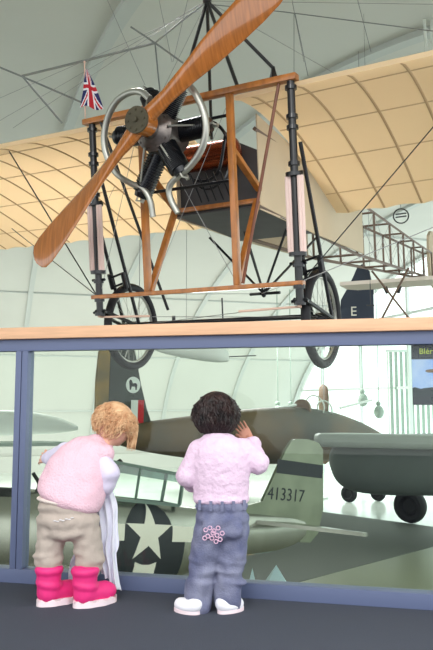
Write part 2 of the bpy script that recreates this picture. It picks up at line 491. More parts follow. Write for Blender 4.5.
# --- propeller
HB = -0.40
hub = bl(142, 122, HB)
tipL = bl(36, 262, HB); tipR = hub + (hub - tipL) * 1.0
tipR = bl(285, -26, HB)
def blade(bm, h, tip, sgn, sgn_w=True):
    d = (tip - h); L = d.length; d.normalize(); side = V((d.z, 0, -d.x)); fwd = V((0, 1, 0))
    prof = [(0, .052, .046), (.08, .050, .042), (.2, .045, .030), (.35, .058, .022), (.5, .078, .017), (.65, .092, .013), (.8, .100, .010), (.9, .098, .008), (.96, .085, .006), (.985, .06, .005), (1.0, .02, .003)]
    rings = []
    for t, w, th in prof:
        p = h + d * (L * t); tw = math.radians(44 - 36 * t) * sgn
        if t < .1: tw *= 0.6
        x = side * math.cos(tw) + fwd * math.sin(tw); y = -side * math.sin(tw) + fwd * math.cos(tw)
        rings.append([bm.verts.new(p + x * w * math.cos(2 * PI * k / 20) * (1.08 if sgn_w else .92) + y * th * math.sin(2 * PI * k / 20)) for k in range(20)])
    for a, b in zip(rings, rings[1:]):
        for k in range(20): bm.faces.new((a[k], a[(k + 1) % 20], b[(k + 1) % 20], b[k]))
    bm.faces.new(rings[-1]); bm.faces.new(rings[0][::-1])
bm = bmesh.new(); blade(bm, hub, tipL, 1); blade(bm, hub, tipR, 1, False)
disc(bm, hub, (0, 1, 0), 0.075, 0.09, 32)
prop = part('propeller', bm, M['prop'])
bm = bmesh.new(); disc(bm, hub - V((0, .052, 0)), (0, 1, 0), 0.074, 0.014, 32)
for k in range(8):
    t = k * PI / 4; disc(bm, hub + V((math.cos(t) * .055, -.060, math.sin(t) * .055)), (0, 1, 0), 0.007, 0.012, 6)
disc(bm, hub - V((0, .066, 0)), (0, 1, 0), 0.016, 0.02, 6)
part('hub_plate', bm, M['plate'], prop)

# --- engine
ec = V((-0.04, -0.2, 0.905))
bm = bmesh.new()
tube(bm, [ec + V((0, -.2, 0)), ec + V((0, -.12, 0)), ec + V((0, -.08, 0)), ec + V((0, .12, 0)), ec + V((0, .2, 0))], [.05, .06, .12, .12, .07], 28)
for k in range(10):
    t = k * PI / 5; disc(bm, ec + V((math.cos(t) * .1, -.085, math.sin(t) * .1)), (0, 1, 0), 0.009, 0.02, 6)
eng = part('engine', bm, M['alu'])
for i, an in enumerate((112, 176, 240, 300, 2, 58)):
    t = math.radians(an); d = V((math.cos(t), 0, math.sin(t))); off = V((0, -.03 if i % 2 else .05, 0))
    bm = bmesh.new(); L = .36 if an == 240 else .27
    a = ec + off + d * .10; b = ec + off + d * L
    R0 = .058
    pts = []; rs = []; nf = 16
    for j in range(nf):
        for (q, r) in ((0, R0 * .95), (.35, R0 * .95), (.35, R0 * 1.08), (.9, R0 * 1.08)):
            pts.append(a + (b - a) * ((j + q) / nf)); rs.append(r)
    pts.append(b); rs.append(R0 * .84); pts.append(b + d * .03); rs.append(R0 * .7); 
    tube(bm, pts, rs, 20)
    cy = part('cylinder', bm, M['blackmet'])
    bm = bmesh.new()
    tube(bm, [b + V((0, .03, 0)), b + d * .06 + V((0, .03, 0))], .012, 8); tube(bm, [b + V((0, -.03, 0)), b + d * .055 + V((0, -.03, 0)), b + d * .05 + V((0, .03, 0))], .006, 6)
    tube(bm, [b - d * .04 + V((0, -.05, 0)), ec + d * .11 + V((0, -.1, 0))], .006, 6)
    part('valve_gear', bm, M['steel'], cy)
# --- exhaust horns
for pts in (
    [(150, 99), (141, 92), (129, 93), (117, 101), (108, 117), (104, 138), (107, 156), (116, 173), (130, 183), (143, 189), (150, 200), (153, 217)],
    [(186, 82), (195, 93), (203, 110), (206, 130), (201, 150), (190, 166), (176, 178), (169, 188), (171, 200), (178, 213)]):
    bm = bmesh.new(); P = smoothpts([bl(x, y, -0.30 + 0.012 * i) for i, (x, y) in enumerate(pts)], 6)
    tube(bm, P, [.02 if i < len(P) * .6 else .018 for i in range(len(P))], 14)
    part('exhaust_pipe', bm, M['steel'])

# --- bedstead frame
bm = bmesh.new(); beam(bm, (-.75, 0, 1.135), (.73, 0, 1.135), 0.06, 0.036, bev=.008); part('top_beam', bm, M['wood'])
bm = bmesh.new(); beam(bm, (-.74, 0, 0), (.72, 0, 0), 0.05, 0.026, bev=.006); part('cross_beam', bm, M['wood'])
for s in (-1, 1):
    bm = bmesh.new(); beam(bm, (s * .31, 0, .012), (s * .31, 0, 1.12), 0.042, 0.038, bev=.009); part('inner_post', bm, M['wood'])
    bm = bmesh.new(); beam(bm, (s * .30, .01, .012), (s * .30, .34, .55), 0.036, 0.034, bev=.008); part('side_strut', bm, M['wood'])
    # outer post
    bm = bmesh.new(); tube(bm, [(s * .69, 0, -.12), (s * .69, 0, 1.115)], .022, 14)
    op = part('outer_post', bm, M['black'])
    for z in (-.11, -.02, .10, .16, .60, .66, .86, .92, 1.08):
        bm = bmesh.new(); disc(bm, (s * .69, 0, z), (0, 0, 1), .033 if z not in (.6, .16) else .05, .022, 16)
        if z in (-.11, .10, .60): tube(bm, [(s * .69 - .05, 0, z + .01), (s * .69 + .05, 0, z + .01)], .009, 8)
        part('collar', bm, M['blackmet'], op)
    for dx in (-.036, .036):
        bm = bmesh.new()
        for q in range(3):
            t = q * 2.1; tube(bm, [(s * .69 + dx + .009 * math.cos(t), .01 * math.sin(t) - .01, .17), (s * .69 + dx + .009 * math.cos(t), .01 * math.sin(t) - .01, .59)], .0115, 8)
        part('bungee_cord', bm, M['bungee'], op)
    bm = bmesh.new(); tube(bm, [(s * .69, -.02, -.125), (s * .69 - s * .0, 0.02, -.13), (.69 * s - s * .38, .0, -.14)], .007, 6); part('rope', bm, M['rope'])
    # wheel
    hc = V((s * .69, .35, -.2))
    wax = V((1, 0, 0))
    bm = bmesh.new(); ring(bm, hc, .272, .028, wax, 48, 10); wh = part('wheel', bm, M['rubber'])
    bm = bmesh.new(); ring(bm, hc, .245, .010, wax, 48, 6)
    for k in range(28):
        t = 2 * PI * k / 28; d = V((0, math.cos(t), math.sin(t))); tube(bm, [hc + wax * (.03 if k % 2 else -.03), hc + d * .245], .0016, 4)
    part('spoked_rim', bm, M['steel'], wh)
    bm = bmesh.new(); disc(bm, hc, wax, .026, .12, 16); disc(bm, hc, wax, .036, .07, 16); part('wheel_hub', bm, M['blackmet'], wh)
    # forks
    for dx, z0 in ((-.062, .62), (.062, .78)):
        bm = bmesh.new(); tube(bm, [(s * .69 + dx * .55, .02, z0), (s * .69 + dx, .35, -.2)], .012, 8)
        tube(bm, [(s * .69 + dx * .5, 0, -.09), (s * .69 + dx, .35, -.2)], .012, 8); part('wheel_fork', bm, M['black'])
    bm = bmesh.new()
    tube(bm, [(s * .69 - .06, .19, .13), (s * .69 + .06, .19, .16)], .008, 6); tube(bm, [(s * .69 - .06, .22, .07), (s * .69 + .06, .22, .10)], .008, 6)
    tube(bm, [(s * .69 - .055, .19, .16), (s * .69 - .055, .225, .06)], .017, 8); tube(bm, [(s * .69 + .055, .19, .16), (s * .69 + .055, .225, .06)], .017, 8)
    part('fork_clamp', bm, M['black'])
bm = bmesh.new(); tube(bm, [(-.63, .35, -.185), (.63, .35, -.185)], .015, 10)
tube(bm, [(-.35, .35, -.2), (-.35, .35, -.14)], .012, 8)
tube(bm, [(.02, .35, -.2), (.02, .35, -.04)], .005, 6); part('axle_rod', bm, M['black'])

# diagonal rod left/right of bay, thin dark
for p, q in (((.62, 0, 1.12), (.345, 0, .02)), ((-.62, 0, 1.12), (-.36, .3, -.1))):
    bm = bmesh.new(); tube(bm, [p, q], .010, 8); part('bracing_rod', bm, M['wooddark'] if p[0] > 0 else M['black'])

# --- cabane pylon over the fuselage
ap = V((0, .355, 1.875))
ends = [V((-.11, .1, 1.15)), bl(238, 88, .03), ba(273, 68, .3), V((-.3, .9, 1.15))]
for e in ends:
    bm = bmesh.new(); tube(bm, [ap, e], .0115, 8); part('pylon_tube', bm, M['black'])
bm = bmesh.new(); ell(bm, ap, (.03, .03, .022), 2); part('pylon_cap', bm, M['black'])
e = ends[2]
bm = bmesh.new(); tube(bm, [e + V((0, 0, .01)), e - V((0, 0, .03)), e - V((0, 0, .17))], [.012, .02, .062], 4); part('pylon_foot', bm, M['black'])
# --- lower pylon under the fuselage
lo = V((0.02, 1.0, -.0))
for p in ((-.3, .8, .42), (.03, .7, .42), (.3, .8, .42), (-.25, 1.35, .42), (.3, 1.4, .42)):
    bm = bmesh.new(); tube(bm, [lo, p], .0095, 6); part('lower_pylon_tube', bm, M['black'])
bm = bmesh.new(); tube(bm, [lo + V((-.11, 0, 0)), lo + V((.13, 0, 0))], .012, 6); ell(bm, lo, (.02, .02, .03), 2); part('warping_bar', bm, M['black'])

# --- wings
def wz(t): return -.45 * t + .13 * math.sin(PI * min(1, t ** .75)) 
def wing(sign, a0, a1, name, scal):
    bm = bmesh.new(); NB_, NA = 18, int((a1 - a0) / .045)
    low = []; up = []
    def te(a):
        u = ((a - .43) / .285); r = 1.8 + (.03 * abs(math.sin(PI * u)) * -1 if scal else 0)
        e = (a1 - a)
        if e < .6: r -= .5 * (1 - e / .6) ** 2
        return r
    for i in range(NA + 1):
        a = a0 + (a1 - a0) * i / NA; c = te(a); l = []; u = []
        b00 = max(0, .25 - (a1 - a) * .9) if a1 - a < .28 else 0
        for k in range(NB_ + 1):
            t = k / NB_; b = .02 + b00 + (c - b00) * t; tt = (b - .02) / 1.8
            z = 1.085 + wz(tt) + .012 * (a - .4)
            th = .055 * math.sin(PI * min(1, (t + .02) ** .55)) + .006
            l.append(bm.verts.new((sign * a, b, z))); u.append(bm.verts.new((sign * a, b, z + th)))
        low.append(l); up.append(u)
    for i in range(NA):
        for k in range(NB_):
            bm.faces.new((low[i][k], low[i][k + 1], low[i + 1][k + 1], low[i + 1][k])); bm.faces.new((up[i][k], up[i + 1][k], up[i + 1][k + 1], up[i][k + 1]))
        bm.faces.new((low[i][0], low[i + 1][0], up[i + 1][0], up[i][0])); bm.faces.new((low[i][-1], up[i][-1], up[i + 1][-1], low[i + 1][-1]))
    for i in (0, NA):
        for k in range(NB_): bm.faces.new((low[i][k], up[i][k], up[i][k + 1], low[i][k + 1]))
    w = part(name, bm, M['fabric'])
    a = .43 if a0 < .5 else a0
    i = 0
    while a < a1 - .05:
        bm = bmesh.new(); c = te(a)
        P = []
        for k in range(25):
            b = .04 + (c - .04) * k / 24; tt = (b - .02) / 1.8
            P.append(V((sign * a, b, 1.085 + wz(tt) + .012 * (a - .4) - .001)))
        tube(bm, P, .009, 6, flat=.6, up=(1, 0, 0)); part('rib', bm, M['rib'], w)
        a += .285; i += 1
    for t in (.12, .36, .60, .84):
        bm = bmesh.new(); b = .02 + 1.8 * t; zz = 1.085 + wz(t)
        tube(bm, [(sign * (a0 + .01), b, zz + .012 * (a0 - .4) + .001), (sign * (a1 - .35), b, zz + .012 * (a1 - .75) + .001)], .008, 6, flat=.6, up=(0, 1, 0)); part('spar_strip', bm, M['spar'], w)
    return w
wing(1, .33, 3.95, 'wing', True)
wing(-1, .33, 3.95, 'wing', True)

# --- fuselage: linen sides and floor
def quadpanel(name, pts, m, th=.008):
    bm = bmesh.new(); P = [V(p) for p in pts]; nrm = (P[1] - P[0]).cross(P[2] - P[0]).normalized() * th / 2
    a = [bm.verts.new(p - nrm) for p in P]; b = [bm.verts.new(p + nrm) for p in P]
    bm.faces.new(a[::-1]); bm.faces.new(b)
    for i in range(len(P)): bm.faces.new((a[i], a[(i + 1) % len(P)], b[(i + 1) % len(P)], b[i]))
    return part(name, bm, m, smooth=False)
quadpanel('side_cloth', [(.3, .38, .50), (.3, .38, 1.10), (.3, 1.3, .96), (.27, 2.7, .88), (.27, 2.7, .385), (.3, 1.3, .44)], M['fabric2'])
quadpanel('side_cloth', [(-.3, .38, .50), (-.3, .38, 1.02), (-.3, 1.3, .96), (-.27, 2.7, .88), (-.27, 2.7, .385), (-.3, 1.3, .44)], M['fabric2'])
quadpanel('cockpit_floor', [(-.3, .35, .52), (.3, .35, .52), (.3, 1.3, .44), (-.3, 1.3, .44)], M['darkpanel'])
quadpanel('firewall', [(-.3, .42, .53), (.29, .42, .53), (.29, .42, .88), (.1, .42, .98), (-.2, .42, .98), (-.3, .42, .9)], M['darkpanel'])
bm = bmesh.new(); tube(bm, [(-.22, .28, .86), (-.2, .28, .86), (.2, .28, .86), (.22, .28, .86)], [.04, .085, .085, .04], 20); part('fuel_tank', bm, M['copper'])
bm = bmesh.new()
for zz, y0 in ((1.0, .2), (.62, .25)): tube(bm, [(-.3, .0, zz), (.3, .0, zz)], .010, 8)
tube(bm, smoothpts([(-.2, .1, .9), (-.05, .15, .7), (.1, .2, .72), (.2, .15, .95)]), .010, 8)
tube(bm, smoothpts([(-.1, .1, .8), (.05, .1, .62), (.2, .1, .66), (.24, .15, .85)]), .008, 8)
tube(bm, smoothpts([(.02, .0, .98), (.15, .05, 1.0), (.25, .05, .9), (.28, .1, .7)]), .010, 8)
for k in range(5): tube(bm, [(.0 + .05 * k, .05, .70), (.03 + .05 * k, .12, .54)], .006, 6)
part('plumbing', bm, M['blackmet'])
bm = bmesh.new(); beam(bm, (-.31, .34, .55), (.31, .34, .55), .03, .03, bev=.006); part('engine_bearer', bm, M['wood'])
bm = bmesh.new(); beam(bm, (.31, .0, .8), (.31, .36, .62), .04, .03, bev=.006); part('corner_brace', bm, M['wood'])
bm = bmesh.new(); beam(bm, (-.31, .0, .8), (-.31, .36, .57), .04, .03, bev=.006); part('corner_brace', bm, M['wood'])
def hw(b): return .30 - .04 * max(0, b - .5) if b < 5.5 else .10 - .03 * (b - 5.5)
def zt(b): return 1.0 - .045 * (b - .4) if b > .4 else 1.0
def zb(b): return .52 - .058 * (b - .35) if b < 2.7 else .384 - .012 * (b - 2.7)
bs = [.35, 1.3, 2.0, 2.7, 3.42, 4.15, 4.9, 5.55, 6.2, 6.9]
for s in (-1, 1):
    for f, m in ((zt, M['lattice']), (zb, M['wooddark'])):
        bm = bmesh.new(); tube(bm, [(s * hw(b), b, f(b)) for b in bs], .016, 4); part('longeron', bm, M['lattice'] if f is zt else M['lattice'])
for b in bs[3:]:
    for s in (-1, 1):
        bm = bmesh.new(); tube(bm, [(s * hw(b), b, zb(b)), (s * hw(b), b, zt(b))], .012, 4); part('upright', bm, M['lattice'])
    for f in (zb, zt):
        bm = bmesh.new(); tube(bm, [(-hw(b), b, f(b)), (hw(b), b, f(b))], .011, 4); part('cross_piece', bm, M['lattice'])
bm = bmesh.new()
for b, c in zip(bs[2:], bs[3:]):
    for s in (-1, 1):
        tube(bm, [(s * hw(b), b, zb(b)), (s * hw(c), c, zt(c))], .0022, 4); tube(bm, [(s * hw(b), b, zt(b)), (s * hw(c), c, zb(c))], .0022, 4)
part('fuselage_wire', bm, M['wirelight'])
# tailplane, rudder, tail skid
bm = bmesh.new()
mx = Matrix.Translation((0, 6.1, .26)) @ Matrix.Rotation(math.radians(-3), 4, 'X')
slab(bm, [(-.95, -.42), (1.0, -.42), (1.1, -.2), (1.0, .42), (-.95, .42), (-1.05, .2)], .05, mx); part('tailplane', bm, M['tailcloth'])
bm = bmesh.new()
mx = Matrix.Translation((0.03, 7.1, .62)) @ Matrix.Rotation(PI / 2, 4, 'Y')
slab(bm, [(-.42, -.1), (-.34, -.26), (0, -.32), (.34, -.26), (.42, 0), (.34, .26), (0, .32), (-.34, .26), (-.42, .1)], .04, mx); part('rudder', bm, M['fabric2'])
for s in (-1, 1):
    bm = bmesh.new(); tube(bm, [(s * .22, 4.7, zb(4.7)), (-s * .18, 4.85, -.25)], .013, 6); part('tail_skid_leg', bm, M['lattice'])
    bm = bmesh.new(); tube(bm, [(s * .09, 4.78, .16), (s * .06, 4.79, .08)], .026, 8); part('skid_bungee', bm, M['black'])
# pins, flying wires
bm = bmesh.new(); tube(bm, [bl(6, 146, .2), (-.71, 0, .01)], .0045, 6); part('flying_wire', bm, M['black'])
bm = bmesh.new(); tube(bm, [(-2.5, 1.1, .74), (-.71, 0, .01)], .0035, 6); part('flying_wire', bm, M['wire'])
bm = bmesh.new(); tube(bm, [bl(440, 119, .2), (.71, 0, .01)], .0035, 6); part('flying_wire', bm, M['black'])
bm = bmesh.new(); tube(bm, [(2.4, 1.1, .74), (.71, 0, .01)], .0030, 6); part('flying_wire', bm, M['wirelight'])
bm = bmesh.new(); ell(bm, bl(6, 145, .2), (.02, .02, .012), 2); part('wire_fitting', bm, M['black'])
for p in ((-2.4, .1, 1.13), (2.4, .1, 1.13), (1.4, 1.1, .88), (-1.4, 1.1, .88)):
    bm = bmesh.new(); tube(bm, [ap, p], .0018, 5); part('landing_wire', bm, M['wirelight'])
for p, q in (((-.3, .02, 1.1), (.3, .02, .02)), ((.3, .02, 1.1), (-.3, .02, .02)), ((-.68, 0, 0.02), (-.32, 0.01, 1.1)), ((0, 1.0, 0), (-.72, 0, .02)), ((0, 1.0, 0), (.7, 0, .02)), ((-.4, 0, -.14), (.68, .3, -.19)), ((.4, 0, -.14), (-.6, .3, -.19))):
    bm = bmesh.new(); tube(bm, [p, q], .002, 4); part('bracing_wire', bm, M['wirelight'])

# --- flag
fl = empty('small_flag', BM4 @ V((-.72, -.03, 1.155)), label='little Union Jack on a stick at the top left corner of the monoplane frame', cat='flag')
top = at(84.5, 62, 4.35) - fl.location; 
bm = bmesh.new(); tube(bm, [(0, 0, 0), top], .004, 8); ell(bm, top, (.008,) * 3, 2); link('flag_stick', bm, M['rope'], fl)
pts_l = [at(86, 69, 4.34), at(84, 80, 4.33), at(82.5, 92, 4.33), at(79.5, 107, 4.33)]
pts_r = [at(87.5, 70, 4.34), at(94, 83, 4.33), at(99, 95, 4.33), at(104, 109, 4.33)]
bm = bmesh.new(); NU, NV = 60, 36
def lerpc(P, t):
    t *= len(P) - 1; i = min(int(t), len(P) - 2); return P[i].lerp(P[i + 1], t - i)
vs = []
for j in range(NV + 1):
    v = j / NV; a = lerpc(pts_l, v); b = lerpc(pts_r, v); row = []
    for i in range(NU + 1):
        u = i / NU; p = a.lerp(b, u); p = p + V((0, 1, 0)) * (.012 * math.sin(u * 9 + v * 2) * v) + V((0, 0, 1)) * (.008 * math.sin(u * 6) * v)
        row.append(bm.verts.new(p - fl.location))
    vs.append(row)
def jack(u, v):
    x = (v - .5) * 2; y = (u - .5) * 1.0 * 1.2      # hoist runs down the gathered side
    d1 = abs(y - x * .5) / 1.118; d2 = abs(y + x * .5) / 1.118
    if abs(x) < .12 or abs(y) < .12: return 0
    if abs(x) < .2 or abs(y) < .2: return 1
    if min(d1, d2) < .05: return 0
    if min(d1, d2) < .11: return 1
    return 2
for j in range(NV):
    for i in range(NU):
        f = bm.faces.new((vs[j][i], vs[j][i + 1], vs[j + 1][i + 1], vs[j + 1][i])); f.material_index = jack((i + .5) / NU, (j + .5) / NV)
o = link('flag_cloth', bm, [M['red'], M['white'], M['blue']], fl)
so = o.modifiers.new('t', 'SOLIDIFY'); so.thickness = .0015

# --- suspension frame over the wing
rig = empty('spreader_frame', bl(155, 43, .6) * 0 + (BM4 @ bl(155, 43, .6)), label='thin grey tube spreader frame hanging over the left wing of the monoplane', cat='frame')
def rl(px, py, b=.6): return (BM4 @ bl(px, py, b)) - rig.location
for pts, r in (([(22, 76), (88, 60), (155, 43)], .009), ([(155, 43), (178, 24), (205, 3)], .006), ([(-6, 65), (23, 77), (85, 104)], .008), ([(22, 76), (62, 123)], .008), ([(131, 27), (155, 43), (183, 63)], .007), ([(155, 43), (160, 92)], .006)):
    bm = bmesh.new(); tube(bm, [rl(*p) for p in pts], r, 6); link('spreader_tube', bm, M['rig'], rig)
for pts in ([(0, 98), (200, 10)], [(13, 128), (115, 60), (200, 4)], [(103, -10), (145, 85)], [(157, -10), (172, 62)], [(190, -10), (173, 62)]):
    bm = bmesh.new(); tube(bm, [rl(*p) for p in pts], .0022, 5); link('wire', bm, M['wirelight'], rig)
rig2 = empty('suspension_cable', BM4 @ bl(294, 20, .6), label='slack suspension cable with two short droppers above the right wing of the monoplane', cat='cable')
bm = bmesh.new()
f2 = lambda x, y, b=.6: (BM4 @ bl(x, y, b)) - rig2.location
tube(bm, [f2(205, 4), f2(284, 12), f2(440, 32)], .0035, 5); tube(bm, [f2(294, 13), f2(294, 80)], .0025, 5); tube(bm, [f2(295, 13), f2(308, 76)], .0025, 5)
tube(bm, [f2(290, -10), f2(304, 62)], .002, 5); tube(bm, [f2(355, -10), f2(371, 52)], .002, 5); link('cable', bm, M['rig'], rig2)
bm = bmesh.new(); tube(bm, [at(421, -25, 9), at(427, 60, 9)], .022, 8); tube(bm, [at(428, -25, 9), at(434, 60, 9)], .022, 8)
for y in range(-10, 60, 12): tube(bm, [at(423 + y * .07, y, 9), at(430 + y * .07, y + 8, 9)], .008, 5)
o = link('lighting_truss', bm, M['palegrey']); tag(o, 'pale tubular drop truss at the upper right edge above the wing', 'truss')

# ================================================================== SILVER FIGHTER BELOW THE BALCONY
starp = at(150, 534, 12.0)
yaw = math.atan2(.64, .77); pit = math.radians(8.5)
mrot = Euler((0, pit, yaw), 'XYZ')
mM = mrot.to_matrix()
mloc = starp - mM @ V((0, -.43, 0))
mu = empty('fighter_plane', mloc, mrot, 'silver propeller fighter with white star in a dark disc and 413317 on its tail', 'aeroplane')
MW = Matrix.Translation(mloc) @ mM.to_4x4(); MWI = MW.inverted()
secs = [(-6.35, .02, -.06, .03), (-6.2, .14, -.18, .15), (-5.9, .28, -.32, .29), (-5.5, .36, -.44, .36), (-4.6, .44, -.60, .42), (-3.6, .50, -.74, .44), (-2.6, .54, -.86, .45), (-1.6, .56, -1.02, .45),
        (-.8, .55, -1.05, .44), (0, .51, -1.0, .42), (.6, .48, -.88, .39), (1.3, .45, -.66, .33), (2.3, .42, -.42, .24), (3.2, .40, -.32, .16), (3.9, .38, -.16, .08), (4.25, .34, 0, .03)]
SM = interp_secs(secs, 4)
bm = bmesh.new(); loft(bm, SM, 40, 2.25)
from mathutils.bvhtree import BVHTree
SKIN = BVHTree.FromBMesh(bm)
link('fuselage', bm, M['mustang'], mu)
def side(x, z):                         # y of the port skin at x,z
    h = SKIN.ray_cast(V((x, -3, z)), V((0, 1, 0)))[0]
    return h.y if h else -.1
def decal(name, poly_fn, m, off, x0, x1, z0, z1, n=70, par=None):
    """a painted shape lying on the port skin: cells of a fine grid whose centre satisfies poly_fn"""
    bm = bmesh.new(); vv = {}
    def vert(i, k):
        if (i, k) not in vv:
            x = x0 + (x1 - x0) * i / n; z = z0 + (z1 - z0) * k / n; vv[(i, k)] = bm.verts.new((x, side(x, z) - off, z))
        return vv[(i, k)]
    for i in range(n):
        for k in range(n):
            x = x0 + (x1 - x0) * (i + .5) / n; z = z0 + (z1 - z0) * (k + .5) / n
            if poly_fn(x, z): bm.faces.new((vert(i, k), vert(i + 1, k), vert(i + 1, k + 1), vert(i, k + 1)))
    return link(name, bm, m, par or mu)
def star(x, z, R=.5):
    r = math.hypot(x, z); 
    if r > R: return False
    a = math.atan2(x, z); a = abs(((a + PI / 5) % (2 * PI / 5)) - PI / 5); ri = R * .382
    # edge from (R,0) to (ri, pi/5)
    px_, pz_ = r * math.cos(a), r * math.sin(a); ex, ez = ri * math.cos(PI / 5) - R, ri * math.sin(PI / 5)
    return (px_ - R) * ez - pz_ * ex < 0 if False else ((px_ - R) * ez - (pz_) * ex) < 1e-9
def fstar(x, z): return star(x, z)
decal('invasion_stripe', lambda x, z: -.82 < x < -.22 or .22 < x < .80, M['insigniablue'], .005, -.85, .85, -.97, .12, 70)
decal('invasion_stripe', lambda x, z: -.22 < x < .22, M['insigniawhite'], .005, -.3, .3, -.97, .12, 40)
ins = decal('insignia_disc', lambda x, z: math.hypot(x, z) < .5, M['insigniablue'], .010, -.52, .52, -.52, .52, 90)
decal('insignia_bar', lambda x, z: (.5 < abs(x) < .98) and -.12 < z < .14, M['insigniawhite'], .010, -1.0, 1.0, -.15, .16, 60, ins)
decal('insignia_star', fstar, M['insigniawhite'], .016, -.5, .5, -.5, .5, 110, ins)
# anti-glare panel
bm = bmesh.new(); rr = []
for x in [-5.4 + .1 * i for i in range(32)]:
    row = []
    for k in range(9):
        y = (k - 4) / 4 * .27
        for a, b in zip(SM, SM[1:]):
            if a[0] <= x <= b[0]:
                t = (x - a[0]) / (b[0] - a[0]); zt_, zb_, w = [a[i] + (b[i] - a[i]) * t for i in (1, 2, 3)]
                c = (zt_ + zb_) / 2; h = (zt_ - zb_) / 2; z = c + h * (1 - abs(y / w) ** 2.25) ** (1 / 2.25)
        row.append(bm.verts.new((x, y, z + .006)))
    rr.append(row)
for a, b in zip(rr, rr[1:]):
    for k in range(8): bm.faces.new((a[k], a[k + 1], b[k + 1], b[k]))
link('anti_glare_panel', bm, M['olive'], mu)
# canopy
cx0, cx1 = -1.5, .66
def cfr(x): return 0.53 - .03 * max(0, x)
can = empty('canopy'); can.parent = mu
bm = bmesh.new()
hT = .62
A = [(cx0, -.30, cfr(cx0)), (cx1, -.27, cfr(cx1) - .03), (cx1, .27, cfr(cx1) - .03), (cx0, .30, cfr(cx0))]
T = [(cx0, -.29, cfr(cx0) + hT), (cx1 + .03, -.26, cfr(cx1) + hT - .12), (cx1 + .03, .26, cfr(cx1) + hT - .12), (cx0, .29, cfr(cx0) + hT)]
for P in (A, T):
    for i in range(4): beam(bm, P[i], P[(i + 1) % 4], .05, .05)
for i in range(4): beam(bm, A[i], T[i], .05, .05)
for x in (-.28,):
    t = (x - cx0) / (cx1 - cx0)
    for s in (0,):
        a = V(A[0]).lerp(V(A[1]), t) if s == 0 else V(A[3]).lerp(V(A[2]), t); b = V(T[0]).lerp(V(T[1]), t) if s == 0 else V(T[3]).lerp(V(T[2]), t)
        beam(bm, a, b, .035, .035)
cf = link('canopy_frame', bm, M['canopyframe'], can, smooth=False)
bm = bmesh.new(); TT = T
bm.faces.new([bm.verts.new(p) for p in TT])
mid = [V(A[i]).lerp(V(T[i]), .74) for i in range(4)]
bm.faces.new([bm.verts.new(p) for p in (T[0], T[1], mid[1], mid[0])]); bm.faces.new([bm.verts.new(p) for p in (T[3], T[2], mid[2], mid[3])])
link('tinted_roof_pane', bm, M['greenglass'], can, smooth=False)
bm = bmesh.new()
for i, j in ((0, 1), (3, 2)): bm.faces.new([bm.verts.new(p) for p in (A[i], A[j], mid[j], mid[i])])
link('side_pane', bm, M['clearglass'], can, smooth=False)
# seats and gunsight: black silhouettes in the cockpit
for (px, py, yy) in ((33, 484, 10.9), (121, 470, 11.9)):
    c = MWI @ at(px, py, yy)
    bm = bmesh.new()
    if px < 60:
        box(bm, (c.x - .12, -.18, .35), (c.x - .05, .18, c.z + .18), bev=.03); ell(bm, (c.x - .1, 0, c.z + .24), (.06, .1, .09), 2)
        tube(bm, smoothpts([(c.x + .05, -.1, .4), (c.x + .15, -.1, .62), (c.x + .02, -.1, .8)]), .03, 8)
        nm = 'seat_back'
    else:
        tube(bm, smoothpts([(c.x - .02, 0, .4), (c.x - .05, 0, .6), (c.x + .02, 0, c.z + .05), (c.x + .1, 0, c.z + .15)]), .045, 8)
        ell(bm, (c.x + .08, 0, c.z + .1), (.07, .06, .06), 2); box(bm, (c.x - .05, -.1, c.z - .02), (c.x + .04, .1, c.z + .05), bev=.01)
        nm = 'gunsight'
    link(nm, bm, M['olive'], mu)
# fin, rudder
def vslab(bm, outline, th, y=0.0):
    n = len(outline)
    a = [bm.verts.new((x, y - th / 2, z)) for x, z in outline]; b = [bm.verts.new((x, y + th / 2, z)) for x, z in outline]
    bm.faces.new(a); bm.faces.new(b[::-1])
    for i in range(n): bm.faces.new((a[i], b[i], b[(i + 1) % n], a[(i + 1) % n]))
bm = bmesh.new()
vslab(bm, [(1.9, .40), (2.9, .66), (3.42, 1.72), (3.55, 1.92), (3.68, 1.98), (4.08, 2.02), (4.08, .3), (2.5, .35)], .07); fin = link('tail_fin', bm, M['fin'], mu)
bm = bmesh.new(); vslab(bm, [(4.085, -.1), (4.085, 2.02), (4.4, 1.98), (4.56, 1.85), (4.72, .6), (4.62, .1), (4.4, -.1)], .055); rud = link('rudder', bm, M['fin'], mu)
bm = bmesh.new()
box(bm, (3.2, -.0385, 1.24), (4.08, -.036, 1.52)); link('tail_band', bm, M['insigniablue'], fin, smooth=False)
bm = bmesh.new(); box(bm, (4.09, -.031, 1.24), (4.6, -.0285, 1.52)); link('rudder_band', bm, M['insigniablue'], rud, smooth=False)
mx = Matrix.Translation((3.55, -.039, .82)) @ Matrix.Rotation(PI / 2, 4, 'X')
text_mesh('serial_number', '413317', .36, M['insigniablue'], fin, mx, .002)
# tailplanes
for s in (-1, 1):
    bm = bmesh.new()
    out = [(2.6, .0), (3.75, 0), (3.7, 1.9), (3.62, 2.1), (3.5, 2.14), (3.4, 1.95)]
    mx = Matrix.Translation((0, 0, .26)) @ Matrix.Diagonal((1, s, 1, 1)) @ Matrix.Rotation(math.radians(2), 4, 'X')
    slab(bm, out, .07, mx); link('tailplane', bm, M['mustang'], mu)
